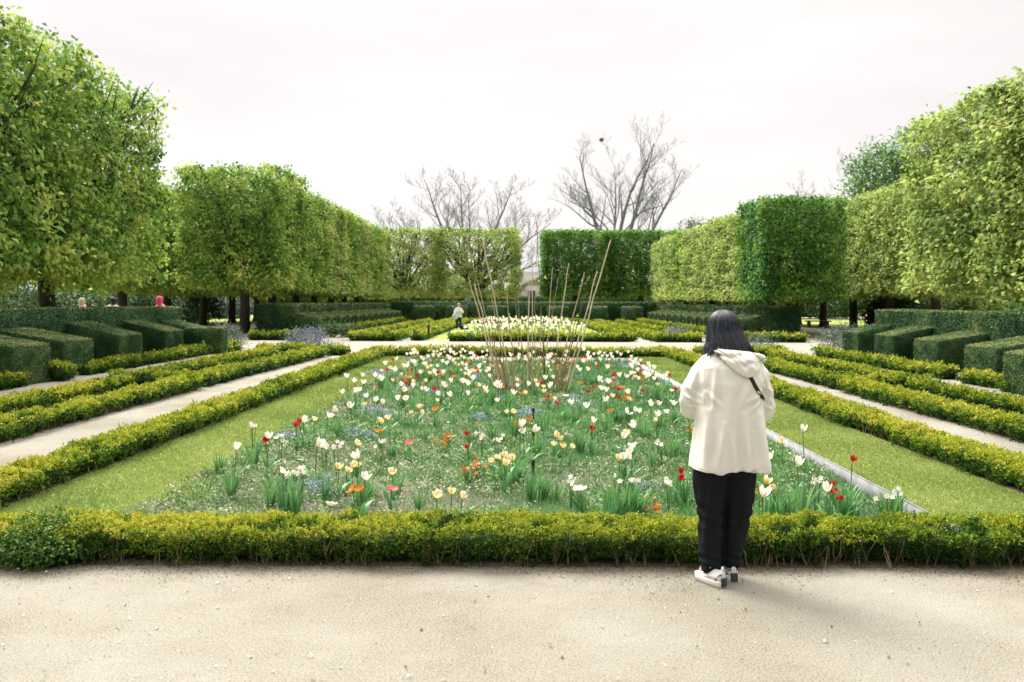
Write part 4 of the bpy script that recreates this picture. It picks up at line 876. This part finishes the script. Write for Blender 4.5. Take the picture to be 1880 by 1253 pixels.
M['skin'] = plain('skin', (.55, .36, .27), .5, .06); M['strap'] = plain('black strap', (.015, .012, .012), .5); M['shoe'] = plain('white shoe', (.66, .66, .63), .6, .08); M['sole'] = plain('pale sole', (.62, .60, .56), .7, .08); M['shoegrey'] = plain('dark grey heel', (.035, .05, .05), .6); M['shoered'] = plain('dark red panel', (.33, .045, .05), .6); M['brass'] = plain('buckle', (.5, .4, .2), .35, metal=.9)
def hairmat():
    m, nt, b = newmat('dark hair'); b.inputs['Roughness'].default_value = .38; b.inputs['Specular IOR Level'].default_value = .32
    a = nt.nodes.new('ShaderNodeAttribute'); a.attribute_name = 'tone'; r = ramp(nt, [(0, (.004, .006, .009)), (.6, (.008, .014, .022)), (1, (.035, .05, .06))]); nt.links.new(a.outputs['Fac'], r.inputs[0]); nt.links.new(r.outputs[0], b.inputs['Base Color'])
    return m
M['hair'] = hairmat()
WX, WY = 1.235, 4.85
pr_ = empty('person', (WX, WY, 0), 'woman from behind in cream hooded jacket and black trousers looking down at the tulips', 'person')
# body (x across, y away from camera); facing +y
bv = [(0, 0, .80), (0, .01, .98), (0, .02, 1.15), (0, .03, 1.30), (-.005, .07, 1.39), (-.01, .10, 1.47), (-.012, .115, 1.545),     # 0-6 pelvis..head
      (-.16, .03, 1.29), (-.22, .04, 1.04), (-.13, .25, 1.10), (-.07, .30, 1.12),                                                     # 7-10 left arm
      (.17, .03, 1.29), (.24, .05, 1.03), (.12, .25, 1.10), (.06, .30, 1.12),                                                         # 11-14 right arm
      (-.085, 0, .76), (-.105, .02, .42), (-.10, .0, .09), (-.15, .06, .035),                                                       # 15-18
      (.085, .02, .76), (.06, .08, .42), (.02, .06, .09), (-.01, .16, .035),
      (-.02, .20, 1.485), (-.02, .225, 1.47)]
be = [(0, 1), (1, 2), (2, 3), (3, 4), (4, 5), (5, 6), (3, 7), (7, 8), (8, 9), (9, 10), (3, 11), (11, 12), (12, 13), (13, 14), (0, 15), (15, 16), (16, 17), (17, 18), (0, 19), (19, 20), (20, 21), (21, 22), (5, 23), (23, 24)]
brd = [.12, .11, .11, .09, .05, .075, .085, .035, .035, .025, .03, .035, .035, .025, .03, .08, .05, .03, .03, .08, .05, .03, .03, .03, .012]
for hx, hi in ((-1, 10), (1, 14)):                                # five fingers each, curled inward
    base = np.array(bv[hi])
    for f in range(5):
        n0 = len(bv); ox = -hx*.012*(f-1.5) if f < 4 else hx*.0
        if f < 4: p1 = base+[hx*-.01, .035, .018-.012*f+.01]; p2 = p1+[-hx*.03, .022, -.004]; p3 = p2+[-hx*.02, -.012, -.008]
        else: p1 = base+[-hx*.015, -.012, .035]; p2 = p1+[-hx*.02, .015, .018]; p3 = p2+[-hx*.012, .015, .004]
        bv += [tuple(p1), tuple(p2), tuple(p3)]; be += [(hi, n0), (n0, n0+1), (n0+1, n0+2)]; brd += [.009, .008, .007]
skinbody('body', bv, be, brd, M['skin'], pr_)
# jacket
def ring(z, cx, cy, rx, ry, fold=0, ph=0): return z, cx, cy, rx, ry, fold, ph
def torso(rs, seg=72):
    V = []; F = []; n = len(rs)
    for (z, cx, cy, rx, ry, fo, ph) in rs:
        for k in range(seg):
            t = 2*math.pi*k/seg; e = 2.4; c, s = math.cos(t), math.sin(t)
            sc = (abs(c)**e+abs(s)**e)**(-1/e)*(1+fo*math.sin(5*t+ph)+fo*.6*math.sin(11*t+2*ph+1)); V.append([cx+rx*c*sc, cy+ry*s*sc, z])
    for i in range(n-1):
        for k in range(seg): F.append([i*seg+k, i*seg+(k+1) % seg, (i+1)*seg+(k+1) % seg, (i+1)*seg+k])
    for b in (0, (n-1)*seg):
        c = len(V); V.append(np.mean(np.array(V[b:b+seg]), 0))
        for k in range(seg): F.append([b+k, b+(k+1) % seg, c, c])
    return np.array(V), F
tor = torso([ring(.668, .004, .0, .236, .165, .018, 0), ring(.70, .004, 0, .234, .164, .018, .1), ring(.80, .003, 0, .222, .16, .016, .3), ring(.92, .0, 0, .208, .155, .012, .6), ring(1.05, .0, .005, .200, .15, .008, 1), ring(1.18, .004, .01, .198, .145, .004, 1.3), ring(1.27, .006, .02, .190, .132, 0, 0), ring(1.325, .006, .035, .155, .11, 0, 0), ring(1.365, .004, .05, .098, .085, 0, 0), ring(1.40, 0, .06, .07, .07, 0, 0)])
slL = limb([(-.105, .03, 1.305), (-.155, .035, 1.225), (-.198, .05, 1.12), (-.213, .075, 1.03), (-.185, .15, 1.01), (-.13, .24, 1.09)], [.054, .068, .070, .067, .056, .042])
slR = limb([(.130, .03, 1.305), (.170, .035, 1.225), (.207, .05, 1.12), (.232, .08, 1.01), (.20, .15, .995), (.125, .24, 1.09)], [.056, .067, .068, .067, .056, .042])
w1 = Wob(3, 14, seed=1); w2 = Wob(3, 30, seed=2)
def jd(co):
    c = co; z = c[:, 2]; a_ = np.abs(c[:, 0])
    arm = np.clip((a_-.19)/.04, 0, 1)*np.clip((z-.95)/.05, 0, 1)
    ver = w1(c[:, 0]*2.2, c[:, 1]*2.2, z*.25)*.009*np.clip((1.2-z)/.25, .15, 1)
    wr = w2(c[:, 0]*.6+z*.5, c[:, 1]*.6, z*1.2)*.0055*(arm+.22)
    pull = np.sin((z+a_*.9)*52)*.006*np.exp(-((z-1.16)/.06)**2)*np.clip((a_-.13)/.05, 0, 1)
    return ver+wr+pull
RID = [((-.10, 1.27), (-.13, .98), .014, .007), ((.10, 1.22), (.02, 1.02), .016, .006), ((-.02, 1.16), (-.07, .74), .022, .006), ((.05, 1.0), (.08, .68), .018, .008), ((-.15, 1.02), (-.17, .69), .02, .009), ((.15, 1.0), (.165, .70), .018, .008),
       ((-.06, .95), (-.11, .68), .015, .006), ((.16, 1.12), (.06, 1.07), .012, .007), ((.16, 1.09), (.08, 1.01), .012, .006), ((-.15, 1.13), (-.08, 1.05), .012, .006), ((-.02, .9), (.0, .68), .02, .006), ((.11, .9), (.12, .69), .012, .005),
       ((-.25, 1.16), (-.19, 1.10), .010, .008), ((-.26, 1.10), (-.19, 1.06), .010, .008), ((-.25, 1.03), (-.20, 1.03), .010, .007), ((.20, 1.16), (.27, 1.10), .010, .008), ((.21, 1.10), (.28, 1.05), .010, .008), ((.22, 1.04), (.28, 1.0), .010, .007), ((-.19, 1.26), (-.22, 1.14), .012, .006), ((.19, 1.25), (.235, 1.13), .012, .006)]
def ridges(c):
    h = np.zeros(len(c)); P = c[:, [0, 2]]
    for p0, p1, w_, a_ in RID:
        p0 = np.array(p0); p1 = np.array(p1); d = p1-p0; t = np.clip(((P-p0)@d)/(d@d), 0, 1); q = p0+t[:, None]*d
        dd = np.linalg.norm(P-q, axis=1); h += 1.9*a_*(np.exp(-(dd/w_)**2)-.45*np.exp(-((dd-2*w_)/w_)**2))*np.sin(np.clip(t, .08, 1)*math.pi*.93+.12)
    return h*np.clip(-c[:, 1]*30+1, 0, 1)
jd0 = jd
jd = lambda co: jd0(co)+ridges(co)
fused('jacket', [tor, slL, slR], M['jacket'], pr_, .0065, 4, jd)
from mathutils.bvhtree import BVHTree
jo = [c for c in pr_.children if c.name.startswith('jacket')][0]
bvh = BVHTree.FromPolygons([v.co[:] for v in jo.data.vertices], [p.vertices[:] for p in jo.data.polygons])
def back(x, z, off=0., dflt=-.05):
    h = bvh.ray_cast(Vector((x, -1, z)), Vector((0, 1, 0)))[0]
    return (h.y if h else dflt)-off
def wp(px, py): return (px-1339)*.003233, CAMH-(py-556.6)*.003233     # photo pixel -> figure x, z
# hood: a sack of cloth lying on the upper back, pulled to the right
def drape(name, cols, bulge, nu=44, nv=18, fold=.006, ph=0, thick=.007):
    cols = np.array(cols, float); t = np.linspace(0, 1, len(cols)); V = []
    us = np.linspace(0, 1, nu)
    def ip(k): 
        c = np.polyfit(t, cols[:, k], min(4, len(cols)-1)); return np.polyval(c, us)
    xt, zt, xb, zb = [ip(k) for k in range(4)]
    for i, u in enumerate(us):
        env = math.sin(math.pi*min(max(u, .0), 1))**.55
        for v in np.linspace(0, 1, nv):
            x = xt[i]*(1-v)+xb[i]*v; z = zt[i]*(1-v)+zb[i]*v
            y0 = min(back(x, min(z, 1.345), 0, -.03), .02)
            b = bulge*env*(math.sin(math.pi*(.10+.90*v))**.6 if v < .995 else .12)
            f_ = fold*math.sin(u*17+v*6+ph)*math.sin(math.pi*v)*env+fold*.7*math.sin(u*31-v*9+ph)*math.sin(math.pi*v)*env
            V.append([x, y0-.006-b-f_, z-.004*math.sin(u*12+ph)*env*v])
    F = [[i*nv+j, (i+1)*nv+j, (i+1)*nv+j+1, i*nv+j+1] for i in range(nu-1) for j in range(nv-1)]
    a = Acc(); a.add(V, F, .5); o = a.build(name, M['jacket'], pr_, True)
    q = o.modifiers.new('s', 'SOLIDIFY'); q.thickness = thick; q.offset = 0; q = o.modifiers.new('b', 'SUBSURF'); q.levels = q.render_levels = 1
    return o
def cols(L): return [(*wp(a_, b_), *wp(c_, d_)) for a_, b_, c_, d_ in L]
drape('hood', cols([(1307, 642, 1310, 650), (1326, 645, 1331, 670), (1345, 645, 1350, 684), (1362, 646, 1367, 690), (1381, 649, 1387, 677), (1402, 655, 1404, 661)]), .042, fold=.010)
drape('hood_rim', cols([(1314, 640, 1316, 646), (1330, 642, 1335, 658), (1348, 643, 1353, 669), (1368, 645, 1374, 669), (1388, 649, 1392, 662), (1400, 654, 1401, 658)]), .058, fold=.009, ph=2, thick=.010)
sq = Acc()
def seam(pl, r=.0022):
    P = []
    for (a0, b0), (a1, b1) in zip(pl[:-1], pl[1:]):
        for f in np.linspace(0, 1, 10, endpoint=False):
            x, z = wp(a0*(1-f)+a1*f, b0*(1-f)+b1*f); P.append([x, back(x, z, .0006), z])
    tube(sq, P, r, 5)
seam([(1274, 853), (1310, 855), (1350, 854), (1409, 850)]); seam([(1274, 849.5), (1310, 851.5), (1350, 850.5), (1409, 846.5)], .0012)
seam([(1291, 668), (1288, 690), (1290, 712), (1286, 745)]); seam([(1398, 668), (1394, 700), (1399, 735)]); seam([(1296, 676), (1318, 668), (1332, 668)], .0018)
sq.build('seams', M['jacket'], pr_, True)
# trousers
lg = limb([(-.085, .0, .80), (-.103, .0, .66), (-.110, .0, .50), (-.104, .005, .38), (-.100, .005, .22), (-.097, -.015, .070)], [.10, .102, .093, .083, .070, .060])
rg_ = limb([(.075, .02, .80), (.070, .03, .66), (.064, .045, .50), (.054, .055, .38), (.034, .06, .22), (.024, .045, .070)], [.10, .102, .096, .088, .077, .068])
hip = torso([ring(.64, -.015, .01, .15, .10), ring(.78, -.01, .01, .165, .12), ring(.92, 0, .01, .15, .11)])
w3 = Wob(3, 16, seed=3)
def td(co):
    z = co[:, 2]; return w3(co[:, 0]*1.6, co[:, 1]*1.6, z*.5)*.007+w2(co[:, 0]*.8, co[:, 1], z*.7)*.0025+np.sin(z*75+co[:, 0]*20)*.0065*np.exp(-((z-.40)/.09)**2)+np.sin(z*120+co[:, 0]*40+co[:, 1]*30)*.0055*np.exp(-((z-.13)/.06)**2)
fused('trousers', [lg, rg_, hip], M['trouser'], pr_, .008, 3, td)
# shoes
def shoe(cx, cy, rz, pitch=0):
    r = bpy.data.objects.new('shoe', None)
    parts = []
    # along +y toe
    def prof(t, z):   # half width along length t 0 heel..1 toe
        return (.034+.012*math.sin(t*math.pi*.9+.2))*(1-max(0, (t-.82)/.18)**2*.65)*(1 if t > .1 else .75+2.5*t)
    top = lambda t: .098-.0*t if t < .34 else .098-.062*((t-.34)/.66)**.85
    n = 18; L = .255; ring_ = []
    V = []; seg = 16
    for i in range(n):
        t = i/(n-1); hw = prof(t, 0); zt = top(t); zt = zt*(1-.35*max(0, (t-.9)/.1)**2); y = -.075+t*L
        for k in range(seg):
            a_ = 2*math.pi*k/seg; z = .022+(zt-.022)*(.5+.5*math.sin(a_)); w_ = hw*(1-.42*max(0, math.sin(a_)))
            V.append([math.cos(a_)*w_, y, z])
    F = []
    for i in range(n-1):
        for k in range(seg): F.append([i*seg+k, i*seg+(k+1) % seg, (i+1)*seg+(k+1) % seg, (i+1)*seg+k])
    for b in (0, (n-1)*seg):
        c = len(V); V.append(np.mean(np.array(V[b:b+seg]), 0).tolist()); F += [[b+k, b+(k+1) % seg, c, c] for k in range(seg)]
    q = fused('shoe', [(np.array(V), F)], M['shoe'], pr_, .004, 4); q.location = (cx, cy, .0); q.rotation_euler = (pitch, 0, rz); q.scale = (.88, .80, .95)
    a = Acc(); Vs = []
    m = 26
    out2 = []
    for i in range(m):
        t = i/(m-1); out2.append((prof(t, 0)+.006, -.08+t*(L+.012)))
    loop = [(w_, y) for w_, y in out2]+[(-w_, y) for w_, y in out2[::-1]]; K = len(loop)
    for z, s_ in ((.0, .94), (.012, 1.0), (.032, 1.0), (.038, .93)):
        for (x, y) in loop: Vs.append([x*s_, y, z+.006*max(0, (y-.12)/.06)])
    Fs = []
    for l in range(3):
        for k in range(K): Fs.append([l*K+k, l*K+(k+1) % K, (l+1)*K+(k+1) % K, (l+1)*K+k])
    for i in range(m-1): Fs.append([3*K+i, 3*K+i+1, 3*K+K-2-i, 3*K+K-1-i]); Fs.append([i, K-1-i, K-2-i, i+1])
    a.add(Vs, Fs); a.build('sole', M['sole'], q, False)
    # heel counter + side panel patches standing proud of the upper
    def patch(poly, sidex, mat, nm):
        Vp = []; 
        for (t, z) in poly:
            zt = top(t); sn = min(max((z-.022)/(zt-.022)*2-1, -1), 1); w_ = prof(t, 0)*(1-.42*max(0, sn))*math.sqrt(max(1-sn*sn, .12))+.005
            Vp.append([sidex*w_, -.075+t*L, z])
        b = Acc(); c = np.mean(Vp, 0); c[0] += sidex*.002; Vp.append(c.tolist()); n_ = len(poly); b.add(Vp, [[i, (i+1) % n_, n_, n_] for i in range(n_)]); ob = b.build(nm, M[mat], q); sm_ = ob.modifiers.new('s', 'SOLIDIFY'); sm_.thickness = .004; sm_.offset = 0
    for s_ in (-1, 1):
        patch([(.0, .012), (.22, .012), (.16, .045), (.06, .075), (.0, .085)], s_, 'shoegrey', 'heel_panel')
        patch([(.40, .030), (.74, .030), (.66, .058), (.56, .078), (.46, .07)], s_, 'shoered', 'side_panel')
    b = Acc(); hexa(b, boxc(-.026, -.088, .006, .026, -.074, .058)); bevel(b.build('heel_tab', M['shoegrey'], q), .004)
    b = Acc()
    for j in range(3): tube(b, [[-.022, .045+.022*j, .083-.010*j], [0, .05+.022*j, .094-.011*j], [.022, .045+.022*j, .083-.010*j]], [.0035]*3, 5)
    tube(b, [[0, .035, .098], [-.02, .04, .112], [-.032, .02, .104], [-.01, .03, .1]], [.003]*4, 5); b.build('laces', M['sole'], q)
shoe(-.090, -.065, R(34)); shoe(.02, .035, R(8))
# hair: shell plus strands
hc = np.array([-.008, .10, 1.505])
def hairshell(u, v):
    th = (u-.5)*2*math.pi*.80-math.pi/2             # opening at the face (+y)
    vv = np.clip(v/.45, 0, 1)
    sphz = np.cos(vv*math.pi/2*.98); sphr = np.sin(vv*math.pi/2*.98)
    down = np.clip((v-.45)/.55, 0, 1)
    r_x = .092*sphr+.036*down+.007*np.sin(th*9)*down+.004*np.sin(th*17+2*v)*np.clip(v*3-.6, 0, 1); r_y = .108*sphr-.01*down
    z = hc[2]+.104*sphz*(v < .45)+0*v; z = np.where(v < .45, hc[2]+.102*sphz, hc[2]-.145*down-.012*np.sin(th*6+1)*down**2)
    x = hc[0]+r_x*np.cos(th)+.020*down**1.3; y = hc[1]+r_y*np.sin(th)-.085*down**1.1*(np.sin(th) < .3)
    return np.stack([x, y, z], -1)
V, F = grid(lambda u, v: hairshell(u, v*.88), 70, 30); a = Acc(); a.add(V, F, .1)
tipw = Wob(1, 40, seed=4)
for i in range(1500):
    u = rng.uniform(0, 1); v0 = rng.uniform(.0, .3); ln = .98+.10*float(tipw(np.array([u]))[0])+rng.normal()*.05; vs = np.linspace(v0, min(ln, 1.0), 9); drift = rng.normal()*.014
    P = hairshell(np.clip(u+drift*np.linspace(0, 1, 9)**2*2, 0, 1), vs); outd = P-np.array([hc[0], hc[1], 0]); outd[:, 2] = 0; P = P+unit(outd)*(.001+.005*rng.uniform())
    if ln > 1: P[-1] += unit(outd)[-1]*(ln-1)*.2+[rng.normal()*.006, 0, -(ln-1)*.3]
    k = .5+.9*rng.uniform()
    tube(a, P, np.array([.0016, .0022, .0026, .0026, .0026, .0024, .002, .0014, .0004])*k, 4, rng.choice([.05, .3, .6, 1.], p=[.4, .3, .18, .12]))
for i in range(90):                                   # loose wisps at both sides
    s_ = -1 if rng.uniform() < .6 else 1; P0 = hairshell(np.array([.5+s_*rng.uniform(.18, .42)]), np.array([.55+.25*rng.uniform()]))[0]
    e = P0+np.array([s_*rng.uniform(.01, .05), -.02, -rng.uniform(.07, .12)]); tube(a, [P0, P0*.5+e*.5+[s_*-.010, 0, -.01], e], [.0022, .002, .0004], 4, .4)
a.build('hair', M['hair'], pr_, True)
# crossbody strap
sp = []
for f in np.linspace(0, 1, 14):
    x, z = wp(1362+36*f, 678+57*f+4*math.sin(f*3.1)); sp.append((x, back(x, z, .006), z))
a = Acc()
V = []
for p in sp: V += [[p[0]-.009, p[1]-.003, p[2]-.006], [p[0]+.009, p[1]-.003, p[2]+.006], [p[0]+.009, p[1]+.012, p[2]+.006], [p[0]-.009, p[1]+.012, p[2]-.006]]
Fs = [[i*4+k, i*4+(k+1) % 4, i*4+4+(k+1) % 4, i*4+4+k] for i in range(len(sp)-1) for k in range(4)]
a.add(V, Fs); st_ = a.build('bag_strap', M['strap'], pr_, True)
b = Acc(); hexa(b, boxc(-.013, -.006, -.008, .013, .004, .004)); bk = b.build('buckle', M['brass'], st_); bk.location = Vector(sp[8])+Vector((0, -.002, 0)); bk.rotation_euler.y = R(35)

# small figures in the distance
def far_person(x, y, s, mj, mt, mh, label, rz=0, arm=True, name='person'):
    r = empty('person', (x, y, 0), label, 'person', None, rz); r.scale = (s, s, s)
    v = [(0, 0, .9), (0, 0, 1.1), (0, 0, 1.38), (0, 0, 1.5), (0, -.02, 1.60), (-.2, 0, 1.36), (-.26, -.06, 1.1), (-.08, -.22, 1.25), (.2, 0, 1.36), (.26, -.06, 1.1), (.08, -.22, 1.25), (-.1, 0, .85), (-.11, 0, .45), (-.12, 0, .06), (-.12, -.12, .03), (.1, 0, .85), (.11, 0, .45), (.12, 0, .06), (.12, -.12, .03), (0, -.10, 1.58)]
    e = [(0, 1), (1, 2), (2, 3), (3, 4), (2, 5), (5, 6), (6, 7), (2, 8), (8, 9), (9, 10), (0, 11), (11, 12), (12, 13), (13, 14), (0, 15), (15, 16), (16, 17), (17, 18), (4, 19)]
    skinbody('body', v, e, [.12, .12, .13, .05, .095, .055, .04, .035, .055, .04, .035, .08, .055, .04, .035, .08, .055, .04, .035, .02], M['skin'], r)
    fused('jacket', [torso([ring(.80, 0, 0, .24, .17), ring(1.0, 0, 0, .22, .16), ring(1.25, 0, 0, .22, .15), ring(1.40, 0, 0, .16, .11), ring(1.48, 0, 0, .07, .07)], 32), limb([(-.17, 0, 1.38), (-.27, -.03, 1.12), (-.09, -.20, 1.24)], [.075, .07, .05], 12, 4), limb([(.17, 0, 1.38), (.27, -.03, 1.12), (.09, -.20, 1.24)], [.075, .07, .05], 12, 4)], mj, r, .02, 3)
    fused('trousers', [limb([(-.1, 0, .92), (-.11, 0, .5), (-.12, 0, .07)], [.12, .09, .07], 14, 4), limb([(.1, 0, .92), (.11, 0, .5), (.12, 0, .07)], [.12, .09, .07], 14, 4)], mt, r, .02, 2)
    fused('hair', [limb([(0, .02, 1.74), (0, .03, 1.66), (0, .05, 1.56), (0, .06, 1.44)], [.06, .112, .105, .07], 14, 4)], mh, r, .015, 2)
    return r
M['pale'] = plain('pale jacket', (.66, .70, .72), .8, .08); M['dkblue'] = plain('dark trousers', (.02, .04, .05), .8); M['fair'] = plain('fair hair', (.42, .36, .28), .6); M['pink'] = plain('pink top', (.66, .06, .19), .7); M['canvas'] = plain('pale bag', (.55, .62, .58), .8)
far_person(-3.72, 48.6, .90, M['pale'], M['dkblue'], M['fair'], 'small distant person in a pale jacket holding something up by the far flower bed', .15)
a = Acc(); V, F = loft([((0, 0, z), (rx, 0, 0), (0, ry, 0)) for z, rx, ry in ((0, .13, .05), (.08, .17, .07), (.22, .15, .06), (.34, .09, .04), (.38, .05, .03))], 14); a.add(V, F, .5); o = a.build('shoulder_bag', M['canvas'], None, True); o.location = (-3.93, 48.4, .62); tag(o, 'pale cloth bag hanging at the side of the distant person', 'bag')
a = Acc(); V, F = loft([((0, 0, z), (rx, 0, 0), (0, ry, 0)) for z, rx, ry in ((0, .22, .14), (.08, .26, .17), (.20, .22, .14), (.28, .12, .08), (.30, .02, .02))], 14); a.add(V, F, .5); o = a.build('backpack', M['strap'], None, True); o.location = (-3.38, 48.7, .006); tag(o, 'dark bag lying on the grass beside the distant person', 'bag')
far_person(-12.9, 29.2, 1.04, M['pink'], M['dkblue'], M['pink'], 'distant person in a bright pink hooded top behind the left yew wall', 2.8)
far_person(-16.1, 30, 1.0, M['pale'], M['dkblue'], M['fair'], 'distant fair haired person in pale clothes seen over the left yew wall', 2.6)
far_person(-15.5, 31, 1.02, M['sole'], M['dkblue'], M['hair'], 'distant dark haired person in a white top seen over the left yew wall', -2.5)

# ------------------------------------------------------------------ loose bits on the gravel
n = 9000; x, y = pts_in(-4.5, 4.5, 2.2, 5.12, n, 1.6); s = rng.uniform(.004, .011, n)*(1+1.3*(rng.uniform(size=n) < .05))
P = np.stack([x, y, .001+s*.2], 1); D = unit(rng.normal(size=(n, 3))*np.array([1, 1, .25])); V, F = leafquads(P, D, unit(np.array([0, 0, 1.])+rng.normal(size=(n, 3))*.3), s, s*.8, .35, .3)
M['grit'] = leafmat('grit', [(0, (.10, .075, .035)), (.3, (.24, .19, .10)), (.6, (.38, .34, .26)), (1, (.50, .47, .40))], 0, .9)
o = Acc().add(V, F, np.repeat(rng.uniform(0, 1, n), 4)).build('gravel_grit', M['grit']); kind(o, 'stuff'); o['label'] = 'loose grit and dry bits scattered on the gravel'; o['category'] = 'grit'
n = 20000; x = rng.uniform(-4.7, 4.8, n); y = 5.2-np.abs(rng.normal(size=n))*.15*(1+.5*lw(x*1.5)); s = rng.uniform(.005, .016, n)
P = np.stack([x, y, .002+rng.uniform(0, .006, n)], 1); D = unit(rng.normal(size=(n, 3))*np.array([1, 1, .3])); V, F = leafquads(P, D, unit(np.array([0, 0, 1.])+rng.normal(size=(n, 3))*.4), s, s*.5)
M['litter'] = leafmat('leaf litter', [(0, (.05, .045, .03)), (.5, (.20, .165, .09)), (.85, (.33, .28, .18)), (1, (.12, .17, .05))], .1, .9)
o = Acc().add(V, F, np.repeat(rng.uniform(0, 1, n), 4)).build('leaf_litter', M['litter']); kind(o, 'stuff'); o['label'] = 'dry leaf litter along the foot of the front hedge'; o['category'] = 'litter'
